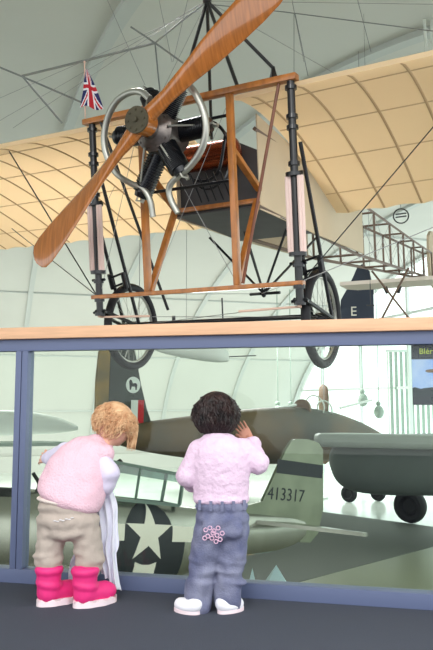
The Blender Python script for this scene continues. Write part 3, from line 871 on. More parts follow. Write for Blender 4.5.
# main wings, gear, propeller
for s in (-1, 1):
    bm = bmesh.new()
    out = [(-4.0, .2), (-1.6, .2), (-2.0, 5.0), (-2.2, 5.5), (-2.9, 5.6), (-3.2, 5.3)]
    mx = Matrix.Translation((0, 0, -.62)) @ Matrix.Diagonal((1, s, 1, 1)) @ Matrix.Rotation(math.radians(4), 4, 'X')
    slab(bm, out, .22, mx); link('wing', bm, M['mustang'], mu)
    bm = bmesh.new(); foot = MWI @ V((*(MW @ V((-3.6, s * 1.8, -1.8))).xy, FZ + .34))
    tube(bm, [(-3.5, s * 1.8, -.55), foot], .05, 8); g = link('undercarriage_leg', bm, M['steel'], mu)
    bm = bmesh.new(); ring(bm, foot, .24, .10, (0, 1, 0), 30, 10); disc(bm, foot, (0, 1, 0), .2, .1); link('wheel', bm, M['rubber'], g)
bm = bmesh.new(); foot = MWI @ V((*(MW @ V((2.1, 0, -.6))).xy, FZ + .16)); tube(bm, [(2.0, 0, -.3), foot], .035, 8); g = link('tail_wheel_leg', bm, M['steel'], mu)
bm = bmesh.new(); ring(bm, foot, .10, .055, (0, 1, 0), 24, 8); disc(bm, foot, (0, 1, 0), .1, .06); link('tail_wheel', bm, M['rubber'], g)
for k in range(4):
    bm = bmesh.new(); t = k * PI / 2 + .3; d = V((0, math.cos(t), math.sin(t)))
    tube(bm, [V((-6.1, 0, -.02)) + d * .1, V((-6.1, 0, -.02)) + d * .8, V((-6.1, 0, -.02)) + d * 1.7], [.07, .14, .06], 10, flat=.25); link('propeller_blade', bm, M['olive'], mu)

# ================================================================== CAMOUFLAGED AIRCRAFT BEYOND
tail = at(108, 436, 21.0); nose = at(402, 434, 29.0)
d = (nose - tail); Lc = d.length
cyaw = math.atan2(d.y, d.x); cp = -math.asin(d.z / Lc)
crot = Euler((0, cp, cyaw), 'XYZ'); cm = crot.to_matrix()
ca = empty('bomber_plane', tail, crot, 'brown and green camouflaged aircraft, white disc on its dark tail fin, beyond the silver fighter', 'aeroplane')
CW = Matrix.Translation(tail) @ cm.to_4x4(); CWI = CW.inverted()
S2 = interp_secs([(-.2, .25, -.05, .04), (.6, .32, -.28, .18), (2.0, .46, -.5, .36), (4.5, .72, -.75, .55), (7.0, .88, -.85, .62), (9.0, .80, -.82, .6), (10.6, .5, -.7, .46), (11.8, .15, -.5, .28), (12.6, -.15, -.3, .05)], 4)
bm = bmesh.new(); loft(bm, [(a, b * 1.12, c * 1.2, d) for a, b, c, d in S2], 28, 2.1); link('fuselage', bm, M['camobrown'], ca)
def cpx(px, py):      # point in the aircraft's own centre plane
    n = cm.col[1]; r = ray(px, py); t = (tail - CAM).dot(n) / r.dot(n); return CWI @ (CAM + r * t)
fo = [cpx(*p) for p in ((111, 441), (108, 400), (110, 350), (116, 336), (126, 334), (134, 352), (140, 385), (146, 410), (152, 428))]
bm = bmesh.new(); vslab(bm, [(p.x, p.z) for p in fo], .14); cfn = link('tail_fin', bm, M['camodark'], ca)
fo2 = [cpx(*p) for p in ((110.6, 436), (107.6, 400), (109.6, 350), (113, 338), (106, 338), (99, 352), (96, 380), (95, 415), (99, 436))]
bm = bmesh.new(); vslab(bm, [(p.x, p.z) for p in fo2], .12); link('rudder', bm, M['camoyellow'], ca)
c0 = cpx(132, 385); bm = bmesh.new(); disc(bm, (c0.x, -.075, c0.z), (0, 1, 0), .25, .01, 32); rd = link('white_disc', bm, M['palegrey'], cfn, smooth=False)
bm = bmesh.new()        # standing horse figure
def hs(x, z): return (c0.x + x, -.084, c0.z + z)
poly = [(-.14, .0), (-.1, .06), (.02, .05), (.06, .14), (.12, .16), (.15, .1), (.1, .08), (.09, -.02), (.12, -.15), (.08, -.15), (.05, -.05), (-.06, -.05), (-.08, -.15), (-.12, -.15), (-.11, -.04)]
f = bm.faces.new([bm.verts.new(hs(-x, z)) for x, z in poly]); bmesh.ops.triangulate(bm, faces=[f]); link('horse_emblem', bm, M['insigniablue'], rd, smooth=False)
for (xa, xb, m) in ((137, 142, M['red']), (130, 136, M['palegrey'])):
    a = cpx(xa, 400); b = cpx(xb, 427); bm = bmesh.new(); box(bm, (a.x, -.079, b.z), (b.x, -.0715, a.z)); link('fin_flash', bm, m, cfn, smooth=False)
# cockpit bits
k1 = cpx(302, 409); bm = bmesh.new(); disc(bm, (k1.x, 0, k1.z), (1, .3, 0), .36, .1, 28); link('headrest_armour', bm, M['brownprop'], ca)
k2 = cpx(315, 406); bm = bmesh.new(); ring(bm, (k2.x, 0, k2.z), .40, .03, (1, .2, .3), 30, 6); ring(bm, (k2.x + .5, 0, k2.z - .1), .32, .03, (1, .2, .3), 30, 6)
cc = link('canopy_hoop', bm, M['palegrey'], ca)
bm = bmesh.new(); ell(bm, (k2.x + .3, 0, k2.z - .25), (.75, .36, .5), 3); link('canopy_glass', bm, M['clearglass'], ca)
for (x0, y0, x1, y1, r) in ((296, 405, 262, 411, .05), (340, 408, 372, 400, .05)):
    a = cpx(x0, y0); b = cpx(x1, y1); bm = bmesh.new(); tube(bm, [a, b], r, 6); link('antenna_boom', bm, M['palegrey'], ca)
for s in (-1, 1):
    bm = bmesh.new(); out = [(7.0, .4), (9.4, .4), (8.9, 7.0), (8.5, 7.5), (7.9, 7.4), (7.4, 6.9)]
    if s < 0: out = [(7.0, .4), (9.4, .4), (9.2, 2.2), (7.3, 2.2)]
    mx = Matrix.Translation((0, 0, -.3)) @ Matrix.Diagonal((1, s, 1, 1)); slab(bm, out, .25, mx); link('wing', bm, M['camobrown'], ca)
bm = bmesh.new()
for x in (1.0, 9.0): p = CW @ V((x, 0, .4)); tube(bm, [p, V((p.x, p.y, 6.6))], .012, 5)
bm.transform(CWI); link('hanging_cable', bm, M['wirelight'], ca)
for px, py, r in ((278, 412, .22), (291, 411, .2), (363, 400, .22), (379, 412, .22)):
    c = at(px, py, 30.0); bm = bmesh.new(); ell(bm, (0, 0, 0), (r, r, r * 1.3), 2); ell(bm, (0, .1, r * 1.6), (r * .5, r * .5, r * .5), 2); tube(bm, [(0, 0, r), (0, 0, 5.6 - c.z)], .02, 5)
    o = link('hanging_lamp', bm, M['blind']); o.location = c
    nmv = {278: 'greyish pendant lamp farthest left of the pair left of the brown blade', 291: 'greyish pendant lamp nearer the brown blade, right one of the left pair', 363: 'greyish pendant lamp above the grey aircraft, left one of the right pair', 379: 'greyish pendant lamp above the grey aircraft, just left of the blinds'}
    tag(o, nmv[px], 'lamp', 'pendant lamps in front of the window wall')
# upright brown blade of an aircraft beyond
b0 = at(324, 424, 29); bp_ = empty('propeller', b0, (0, 0, .5), 'upright brown wooden propeller blade showing above the camouflaged aircraft', 'propeller')
bm = bmesh.new(); tube(bm, [(0, 0, .1), (0, 0, .5), (0, 0, 1.1), (0, 0, 1.5), (0, 0, 1.62)], [.16, .3, .34, .27, .08], 14, flat=.3); link('blade', bm, M['brownprop'], bp_)
bm = bmesh.new(); tube(bm, [(0, 0, -.1), (0, 0, -.5), (0, 0, -1.1), (0, 0, -1.5), (0, 0, -1.62)], [.16, .3, .34, .27, .08], 14, flat=.3); link('blade', bm, M['brownprop'], bp_)
bm = bmesh.new(); ell(bm, (.1, -.1, .1), (.42, .4, .42), 3); link('spinner', bm, M['brownprop'], bp_)
bm = bmesh.new(); tube(bm, [(0, .3, 0), (0, .6, FZ - b0.z)], .12, 10); disc(bm, (0, .6, FZ - b0.z + .03), (0, 0, 1), .5, .06); link('stand', bm, M['palegrey'], bp_)

# ================================================================== GREY AIRCRAFT AT RIGHT
ga_c = at(333, 450, 22.5); gb_c = at(520, 450, 20.5)
d = gb_c - ga_c; d.z = 0; gy = math.atan2(d.y, d.x)
ga = empty('jet_plane', ga_c, (0, 0, gy), 'grey aircraft with deep rounded belly standing on black tyres at the right', 'aeroplane')
S3 = interp_secs([(-.1, -.1, -.5, .15), (.15, .28, -.95, .6), (.6, .42, -1.22, .85), (1.6, .5, -1.3, 1.0), (3.2, .58, -1.25, 1.05), (6.0, .6, -1.2, 1.0), (9.0, .3, -.6, .5)], 4)
bm = bmesh.new(); loft(bm, S3, 32, 2.6); link('fuselage', bm, M['grey'], ga)
bm = bmesh.new(); out = [(-.35, -1.2), (-.1, -1.7), (.8, -1.8), (7.0, -1.9), (7.0, 1.2), (.0, .8)]
mx = Matrix.Translation((0, 0, .34)) @ Matrix.Rotation(math.radians(-2), 4, 'X'); slab(bm, out, .4, mx); w = link('wing', bm, M['greylit'], ga)
bv = w.modifiers.new('b', 'BEVEL'); bv.width = .16; bv.segments = 3
def wheel_on_floor(px, py_c, Y, R, par, base):
    c = at(px, py_c, Y); c.z = FZ + R
    l = Matrix.Rotation(-gy, 4, 'Z') @ (c - base)
    bm = bmesh.new(); tube(bm, [l, V((l.x, l.y, -.6))], .09, 8); g = link('undercarriage_leg', bm, M['grey'], par)
    bm = bmesh.new(); ring(bm, l, R * .68, R * .32, (.3, 1, 0), 30, 10, 1.3); disc(bm, l, (.3, 1, 0), R * .6, .18); link('wheel', bm, M['rubber'], g)
wheel_on_floor(349, 493, 28.3, .34, ga, ga_c); wheel_on_floor(378, 493, 28.6, .32, ga, ga_c); wheel_on_floor(410, 500, 23.6, .56, ga, ga_c)

# ================================================================== PALE AIRCRAFT AT LEFT, hanging
pc = at(0, 434, 22); pc = at(6, 428, 24); pa = empty('glider_plane', pc, (0, 0, .25), 'pale aircraft with slim dark-edged wing seen through the glass at far left', 'aeroplane')
S4 = interp_secs([(-5, .2, -.2, .15), (-3, .45, -.3, .4), (0, .6, -.25, .45), (1.6, .38, -.2, .3), (2.4, .05, -.1, .08)], 4)
bm = bmesh.new(); loft(bm, S4, 24, 2.0); link('fuselage', bm, M['palegrey'], pa)
bm = bmesh.new(); slab(bm, [(-4, -1.6), (1.5, -1.9), (1.9, -1.6), (1.2, -1.0), (-4, -.9)], .12, Matrix.Translation((0, 0, -.45))); link('wing', bm, M['blind'], pa, smooth=False)
bm = bmesh.new(); tube(bm, [(-.5, 0, .4), (-.5, 0, 5.4)], .015, 5); link('hanging_cable', bm, M['wirelight'], pa)

# white hanging aircraft part under the rail
hc = at(196, 346, 14); ha = empty('model_aeroplane', hc, (0, 0, -.1), 'small white and grey aircraft nose hanging just under the handrail', 'aeroplane')
bm = bmesh.new(); loft(bm, interp_secs([(-1.0, .08, -.02, .05), (-.6, .15, -.16, .2), (0, .2, -.28, .3), (.4, .12, -.33, .25), (.62, -.08, -.32, .08), (.66, -.16, -.3, .03)], 4), 24, 2.4); link('fuselage', bm, M['palegrey'], ha)
bm = bmesh.new(); ell(bm, (-.05, -.26, -.02), (.18, .05, .08), 2); link('brown_marking', bm, M['brownprop'], ha)
bm = bmesh.new(); tube(bm, [(.64, 0, -.22), (1.2, 0, -.2)], .012, 6); link('pitot_probe', bm, M['wire'], ha)
bm = bmesh.new(); tube(bm, [(-.2, 0, .2), (-.2, 0, 4.6)], .006, 5); link('hanging_cable', bm, M['wirelight'], ha)

# navy fin with E
ec_ = at(356, 333, 11); ea = empty('tail_section', ec_, (0, 0, -.15), 'navy blue upright tail with a white letter E hanging behind the right wheel', 'aircraft tail')
def el(px, py): p = at(px, py, 11) - ec_; return (p.x, p.z)
bm = bmesh.new(); out = [el(*p) for p in ((340, 336), (341, 300), (350, 284), (357, 268), (363, 264), (369, 272), (373, 290), (374, 336))]
vslab(bm, out, .08); f = link('fin', bm, M['navy'], ea)
mx = Matrix.Translation((*[0, 0, 0],)) ; ex, ez = el(353.5, 312)
text_mesh('letter', 'E', .21, M['insigniawhite'], f, Matrix.Translation((ex, -.043, ez)) @ Matrix.Rotation(PI / 2, 4, 'X'))
bm = bmesh.new(); tube(bm, [(-.5, 0, 0), (-.3, 0, 0), (.3, 0, 0), (.5, 0, 0)], [.02, .08, .08, .02], 12); link('boom', bm, M['navy'], ea)
bm = bmesh.new(); tube(bm, [(el(363, 264)[0], 0, el(363, 264)[1]), (el(363, 264)[0], 0, 5.0)], .005, 5); link('hanging_cable', bm, M['wirelight'], ea)
# ring
rc = at(401, 216, 14); bm = bmesh.new(); ring(bm, (0, 0, 0), .15, .014, (.2, 1, 0), 28, 6); tube(bm, [(-.11, 0, .03), (.11, 0, .06)], .015, 6); tube(bm, [(-.11, 0, -.03), (.11, 0, 0)], .015, 6)
tube(bm, [(0, 0, .15), (0, 0, 3.0)], .005, 5)
o = link('hanging_ring', bm, M['wire']); o.location = rc; tag(o, 'small grey ring with two bars hanging below the right wing edge', 'ring')
# weight on the small rod
rc = at(370.5, 300, 9); bm = bmesh.new(); tube(bm, [(0, 0, -.07), (0, 0, .22)], .006, 6); tube(bm, [(-.05, 0, -.07), (.05, 0, -.07)], .009, 6); tube(bm, [(0, 0, .22), (0, 0, 4.3)], .002, 4)
o = link('hanging_hook', bm, M['wire']); o.location = rc; tag(o, 'thin dark T-shaped hook hanging right of the navy tail', 'hook')

# ================================================================== BLINDS, INFO PANEL, PYRAMIDS
bl0 = at(389, 392, 33); bl1 = at(446, 392, 33)
bd = empty('vertical_blind', bl0, (0, 0, 0), 'grey-green vertical slat blind standing before the window wall at right', 'blind')
wd = (bl1 - bl0).x; zt_, zb_ = at(389, 352, 33).z - bl0.z, at(389, 440, 33).z - bl0.z
nS = 11
for i in range(nS):
    x = wd * (i + .5) / nS; bm = bmesh.new(); mx = Matrix.Translation((x, 0, 0)) @ Matrix.Rotation(.5, 4, 'Z'); box(bm, (-.085, -.015, zb_), (.085, .015, zt_), mx); link('slat', bm, M['blind'], bd, smooth=False)
bm = bmesh.new(); box(bm, (-.1, -.05, zt_), (wd + .1, .05, zt_ + .12)); box(bm, (-.06, -.04, FZ - bl0.z), (.0, .04, zt_)); box(bm, (wd, -.04, FZ - bl0.z), (wd + .06, .04, zt_)); link('blind_rail', bm, M['mull'], bd, smooth=False)

tP = 1.905
ip = empty('information_panel', onrail(0, 0, 0), (0, 0, math.atan2(D.y, D.x)), 'information panel with lime lettering over a blue sky picture, fixed behind the glass at right', 'sign')
# local coords along the rail
def rloc(px, py, off):
    n = NB; r = ray(px, py); t = (P0 + NB * off - CAM).dot(n) / r.dot(n); p = CAM + r * t - P0; return p.dot(D), p.z
x0, z1 = rloc(411, 343, .03); _, zh = rloc(411, 359.5, .03); _, z0 = rloc(411, 405, .03); x1 = x0 + .36
bm = bmesh.new(); box(bm, (x0, .026, z0), (x1, .036, z1)); link('board', bm, M['header'], ip, smooth=False)
_, zt1 = rloc(411, 391, .03)
bm = bmesh.new(); box(bm, (x0, .0245, zt1), (x1, .026, zh)); pic = link('sky_picture', bm, M['skyblue'], ip, smooth=False)
bm = bmesh.new(); n_ = 40; tp = [(x0 + (x1 - x0) * i / n_, zt1 + .012 + .008 * noise.noise(V((i * .4, 0, 0)))) for i in range(n_ + 1)]
f = bm.faces.new([bm.verts.new((x, .0240, z)) for x, z in tp] + [bm.verts.new((x1, .0240, zt1 - .022)), bm.verts.new((x0, .0240, zt1 - .022))]); bmesh.ops.triangulate(bm, faces=[f]); link('treeline', bm, M['tree'], ip, smooth=False)
bm = bmesh.new(); cx, cz = rloc(431, 371, .03); ell(bm, (cx + .01, .0243, cz), (.035, .001, .008), 2); box(bm, (cx - .02, .0235, cz - .004), (cx + .07, .0243, cz + .002)); box(bm, (cx + .04, .0235, cz), (cx + .05, .0243, cz + .02)); link('aeroplane_picture', bm, M['brownprint'], ip)
tx, tz = rloc(419, 351, .02)
text_mesh('heading', 'Bl\u00e9riot', .034, M['ltext'], ip, Matrix.Translation((tx, .0245, tz - .002)) @ Matrix.Rotation(PI / 2, 4, 'X'), .0006, 'LEFT')
bm = bmesh.new(); 
for x in (x0 + .1, x1 - .05): box(bm, (x, .0042, z1 - .03), (x + .02, .026, z1 - .005))
link('bracket', bm, M['frame'], ip, smooth=False)

for i, (cx, w_, h_, lb) in enumerate(((252.5, 10, 21, 'narrow pale blue pyramid board below the glass, beside the dark-haired child'), (276.5, 28, 24, 'wide pale blue pyramid board below the glass, right of the narrow one'), (176, 28, 20, 'pale blue pyramid board showing under the striped fuselage'))):
    p = atz(cx, 591, FZ + .0); s = p.y / FPX
    o = empty('pyramid_board', V((p.x, p.y, FZ + .012)), (0, 0, .0), lb, 'floor marker', 'pale pyramid boards on the hall floor')
    bm = bmesh.new(); hw_ = w_ * s / 2; hh = h_ * s
    tp_ = bm.verts.new((0, 0, hh)); bb = [bm.verts.new((x * hw_, y * hw_, 0)) for x, y in ((-1, -1), (1, -1), (1, 1), (-1, 1))]
    bm.faces.new(bb)
    for k in range(4): bm.faces.new((bb[k], bb[(k + 1) % 4], tp_))
    link('board', bm, M['pyramid'], o, smooth=False)
    if i == 0:
        bm = bmesh.new(); ell(bm, (hw_ + .12, -.1, .06), (.06, .06, .06), 2); disc(bm, (hw_ + .12, -.1, .01), (0, 0, 1), .09, .02); o2 = link('floor_spotlight', bm, M['lampglow'], None); o2.location = o.location
        tag(o2, 'small glowing orange floor lamp between the two pale pyramids', 'lamp')

# ================================================================== CHILDREN
def hand(bm, wrist, direction, normal, thumbdir, L=.085, curl=.5):
    """palm with five separate fingers"""
    k0_ = bm.k; bm.k = .002
    d = V(direction).normalized(); n = V(normal).normalized(); n = (n - d * n.dot(d)).normalized(); s = V(thumbdir); s = (s - d * s.dot(d) - n * s.dot(n)).normalized()
    w = V(wrist)
    for k in range(-2, 3): capsule(bm, w + s * k * .005, .0095, w + d * L * .48 + s * k * .0092, .0072, 2)
    for k, fl_ in zip((1.6, .55, -.5, -1.5), (.9, 1.0, .93, .75)):
        b = w + d * L * .5 + s * k * .0122; p = b; dr = (d + s * k * .11).normalized(); r = .0049
        for j in range(3):
            q = p + dr * (L * .21 * fl_); capsule(bm, p, r, q, r * .92, 1); p = q; r *= .92
            dr = (dr * math.cos(curl) + n * math.sin(curl)).normalized()
    b = w + d * L * .15 + s * .016; dr = (d * .7 + s * .7).normalized(); q = b + dr * L * .26; capsule(bm, b, .0085, q, .007, 1); capsule(bm, q, .007, q + (d * .9 + s * .3 + n * .3).normalized() * L * .22, .006, 1)
    bm.k = k0_

def head(bm, c, rot, R=.082):
    m = rot.to_matrix()
    def P(x, y, z): return V(c) + m @ V((x, y, z))
    # local: face looks along +Y, up +Z
    ell(bm, P(0, -.006, .012), (R * .86, R * .98, R), 3, rot)
    ell(bm, P(0, .02, -.03), (R * .7, R * .75, R * .68), 3, rot)
    for s in (-1, 1):
        ell(bm, P(s * .032, .042, -.026), (.028, .027, .028), 2, rot)      # cheeks
        ell(bm, P(s * R * .87, -.002, -.012), (.010, .017, .024), 2, rot) # ears
    ell(bm, P(0, .080, -.016), (.009, .012, .009), 2, rot); capsule(bm, P(0, .074, .005), .006, P(0, .082, -.014), .007, 1)
    ell(bm, P(0, .056, -.056), (.02, .02, .014), 2, rot)                # chin
    return P

def hair_strands(bm, c, rot, R, n, lenf, minz, spread=.012, rr=.0055, front=.55):
    m = rot.to_matrix()
    for i in range(n):
        t = random.random() * 2 * PI; v = random.random() ** .7
        el_ = math.radians(88 - 62 * v)
        d = V((math.cos(t) * math.cos(el_), math.sin(t) * math.cos(el_), math.sin(el_)))
        face = d.y > .1
        L = lenf * (0.45 if face else 1.0) * (.55 + .65 * random.random())
        pts = []; ang = el_; steps = 6
        for j in range(steps + 1):
            rad = R * (1.02 + .05 * random.random()) + (.0012 * j if j > 3 else 0)
            dd = V((math.cos(t) * math.cos(ang), math.sin(t) * math.cos(ang) * 1.08, math.sin(ang)))
            p = dd * rad
            if ang <= -.25: p = V((p.x, p.y, p.z)) 
            pts.append(V(c) + m @ (p + V((random.uniform(-1, 1), random.uniform(-1, 1), 0)) * .0022 * j))
            ang -= L / steps / R
            t += random.uniform(-.11, .11)
        tube(bm, pts, [rr, rr * 1.2, rr * 1.2, rr * 1.1, rr, rr * .8, rr * .35], 5)

# ---------- child 1: blonde, bending
Y1 = 2.97
c1 = V((at(70, 600, Y1).x, Y1, 0))
kid1 = empty('person', c1, label='blonde toddler in pink vest, beige trousers and hot pink boots bending towards the glass', cat='person')
def k1(px, py, Y=Y1): return at(px, py, Y) - c1
hipL, hipR = k1(54, 524), k1(82, 526, 2.97)
kneeL, kneeR = k1(50, 556, 2.99), k1(88, 556, 2.99)
ankL, ankR = V((k1(49, 600).x, -.01, .06)), V((k1(86, 600).x, -.03, .06))
pel = k1(68, 512); ch = k1(86, 462, 3.03); nk = k1(104, 444, 3.09); hd = k1(115, 424, 3.12)
shL, shR = k1(66, 452, 3.04), k1(103, 461, 3.00)
elL, elR = k1(52, 458, 3.12), k1(109, 482, 3.0)
haL, haR = k1(46, 458, 3.17), k1(104, 497, 3.10)
hrot = Euler((math.radians(-38), math.radians(4), math.radians(-66)), 'XYZ')
def body1(bm):
    ell(bm, pel, (.08, .055, .06), 3); capsule(bm, pel, .06, ch, .06, 3); capsule(bm, ch, .045, nk, .036, 3); capsule(bm, nk, .036, hd, .036, 2)
    for h_, k_, a_ in ((hipL, kneeL, ankL), (hipR, kneeR, ankR)): capsule(bm, h_, .042, k_, .034, 2); capsule(bm, k_, .034, a_, .026, 2); capsule(bm, V((a_.x, a_.y, .055)), .02, V((a_.x + .035, a_.y + .03, .04)), .018, 2)
    for s_, e_, h_ in ((shL, elL, haL), (shR, elR, haR)): capsule(bm, ch, .035, s_, .024, 2); capsule(bm, s_, .024, e_, .021, 2); capsule(bm, e_, .021, h_, .016, 2)
    hand(bm, haL, (haL - elL), (0, 1, -.3), (0, 0, 1), curl=.35); hand(bm, haR, (haR - elR), (-.6, .3, 0), (0, 1, .3), curl=.7)
    head(bm, hd, hrot)
blob('body', body1, .0024, M['skin'], kid1, 2)
m_ = hrot.to_matrix()
for s in (-1, 1):
    bm = bmesh.new(); ell(bm, hd + m_ @ V((s * .026, .068, .008)), (.010, .006, .007), 2, hrot); link('eye', bm, M['eye'], kid1)
bm = bmesh.new(); ell(bm, hd + m_ @ V((0, .074, -.038)), (.015, .006, .005), 2, hrot); link('mouth', bm, M['lip'], kid1)
def hair1(bm):
    ell(bm, hd + m_ @ V((0, -.014, .02)), (.080, .082, .074), 3, hrot)
    hair_strands(bm, hd, hrot, .082, 1100, .118, 0, rr=.0024)
    for i in range(90):       # hanging bob at the side of the face
        u_ = random.random(); p = hd + V((.045 + .03 * u_, -.045 + .07 * random.random(), .045 - .02 * u_)); q = hd + V((.052 + .042 * u_, -.03 + .05 * random.random(), -.07 - .05 * random.random()))
        tube(bm, smoothpts([p, (p + q) / 2 + V((.015, 0, .0)), q], 3), [.0026] * 6 + [.001], 5)
bm = bmesh.new(); hair1(bm); link('hair', bm, M['blonde'], kid1)
def vest1(bm):
    P = [k1(69, 499), k1(73, 486, 2.99), k1(80, 470, 3.01), k1(86, 457, 3.03), k1(94, 447, 3.06)]
    Rr = [.136, .142, .135, .115, .08]
    for p, q, r0, r1 in zip(P, P[1:], Rr, Rr[1:]):
        for t in (0, .25, .5, .75):
            c = p.lerp(q, t); r = r0 + (r1 - r0) * t; ell(bm, c, (r, r * .72, .045), 3, Euler((0, math.radians(20), 0)))
    ell(bm, P[-1], (.08, .065, .04), 3, Euler((0, math.radians(25), 0)))
    capsule(bm, k1(78, 450, 3.03), .05, k1(104, 455, 3.01), .045, 3)
    capsule(bm, k1(95, 444, 3.07), .045, k1(104, 446, 3.09), .038, 3)
blob('vest', vest1, .005, M['vest'], kid1, 5, .006, 16)
def sleeves1(bm):
    capsule(bm, k1(103, 461, 3.0), .040, k1(109, 473, 2.985), .042, 3); capsule(bm, k1(109, 473, 2.985), .042, k1(106, 485, 3.0), .038, 3); capsule(bm, k1(106, 485, 3.0), .036, k1(103, 494, 3.08), .028, 3)
    capsule(bm, shL, .042, elL, .035, 3); capsule(bm, elL, .034, haL + (elL - haL) * .2, .026, 3)
blob('long_sleeved_shirt', sleeves1, .004, M['sleeve'], kid1, 4, .004, 25)
def trou1(bm):
    ell(bm, k1(68, 506), (.124, .088, .05), 3); ell(bm, k1(68, 520), (.130, .096, .06), 3); ell(bm, k1(69, 531), (.124, .088, .04), 3)
    for L in ([(53, 528, .062), (50, 545, .055), (49, 559, .053), (50, 568, .048)], [(84, 528, .062), (88, 545, .056), (90, 559, .055), (89, 569, .048)]):
        for (a, b, r), (c, d_, s_) in zip(L, L[1:]): capsule(bm, k1(a, b), r, k1(c, d_), s_, 3)
        for i in range(3): ell(bm, k1(L[2][0] + random.uniform(-3, 3), 553 + i * 8), (.060 - .004 * i, .056 - .003 * i, .012), 3, Euler((0, random.uniform(-.25, .25), 0)))
blob('trousers', trou1, .0045, M['beige'], kid1, 3, .006, 30)
blob('vest_hem', lambda bm: ell(bm, k1(69, 501), (.134, .096, .022), 3, Euler((0, math.radians(6), 0))), .005, M['cream'], kid1, 1)
bm = bmesh.new()      # pale print across the seat
for i in range(7):
    p = k1(60 + i * 2.8, 517 - i * .5 + (i % 2), Y1); ell(bm, V((p.x, p.y - .099 + .002 * abs(i - 3), p.z)), (.008, .003, .003), 1)
link('trouser_print', bm, M['silverprint'], kid1)
def boot(cx, cy, px, nm):
    base = V((k1(px, 600).x, cy, 0)); dr = V((.78, .62, 0)).normalized()
    sd = V((-dr.y, dr.x, 0))
    def f(bm):
        capsule(bm, base + V((0, 0, .05)), .046, base + V((0, 0, .118)), .050, 3)
        capsule(bm, base + V((0, 0, .048)), .043, base + dr * .085 + V((0, 0, .046)), .040, 3)
        ell(bm, base + dr * .1 + V((0, 0, .045)), (.042, .042, .034), 3); ring(bm, base + V((0, 0, .140)), .042, .012, (0, 0, 1), 24, 8); ring(bm, base + V((0, 0, .085)), .040, .009, (.2, 0, 1), 24, 8)
    b = blob(nm, f, .004, M['pink'], kid1, 3)
    bm = bmesh.new(); n = 60; lo_ = []; hi_ = []
    for k in range(n):
        t = 2 * PI * k / n; e = math.cos(t); w = .05 + .002 * e; p = base + dr * (.048 + .098 * e) + sd * w * math.sin(t) * (1 + .04 * math.cos(t * 9)); zz = .024 + .006 * math.sin(t * 11)
        lo_.append(bm.verts.new(V((p.x, p.y, .001)))); hi_.append(bm.verts.new(V((p.x, p.y, zz))))
    bm.faces.new(lo_[::-1]); bm.faces.new(hi_)
    for k in range(n): bm.faces.new((lo_[k], lo_[(k + 1) % n], hi_[(k + 1) % n], hi_[k]))
    link('sole', bm, M['sole'], b)
boot(0, -.01, 49, 'boot'); boot(0, -.03, 86, 'boot')
# cloth held
ck = V((0, 0, 0))
def sheet(pts_l, pts_r, folds, amp, nu=60, nv=50, seed=0):
    bm = bmesh.new(); rows = []
    for j in range(nv + 1):
        v = j / nv; a = lerpc(pts_l, v); b = lerpc(pts_r, v); row = []
        for i in range(nu + 1):
            u = i / nu; p = a.lerp(b, u)
            off = amp * (.35 + .65 * v) * math.sin(u * folds * 2 * PI + 1.5 * math.sin(v * 3 + seed))
            p = p + V((0, off - .0, 0)) + V((0, 0, 1)) * (.012 * noise.noise(V((u * 5, v * 2, seed)))) + V((.004 * math.sin(v * 14 + u * 5), 0, 0))
            row.append(bm.verts.new(p))
        rows.append(row)
    for j in range(nv):
        for i in range(nu): bm.faces.new((rows[j][i], rows[j][i + 1], rows[j + 1][i + 1], rows[j + 1][i]))
    return bm
hx = at(104, 495, 3.07)
clo = empty('cloth', V((at(100, 590, 3.06).x, 3.07, .02)), label='white cloth held in the blonde toddler\'s right hand and hanging beside the beige trousers', cat='cloth')
def kk(px, py, Y): return at(px, py, Y) - clo.location
bm = sheet([kk(98, 486, 3.06), kk(97, 510, 3.06), kk(98, 535, 3.06), kk(99, 560, 3.06), kk(101, 574, 3.06)], [kk(111, 484, 3.06), kk(116, 508, 3.05), kk(119, 540, 3.05), kk(115, 552, 3.05), kk(121, 592, 3.05)], 3.2, .018)
o = link('front_fold', bm, M['cloth'], clo); so = o.modifiers.new('t', 'SOLIDIFY'); so.thickness = .003
bm = sheet([kk(92, 500, 3.11), kk(84, 530, 3.12), kk(72, 560, 3.13), kk(68, 588, 3.12)], [kk(108, 500, 3.1), kk(106, 530, 3.1), kk(102, 560, 3.1), kk(82, 598, 3.1)], 3.5, .016, seed=2)
o = link('back_fold', bm, M['cloth'], clo); so = o.modifiers.new('t', 'SOLIDIFY'); so.thickness = .003

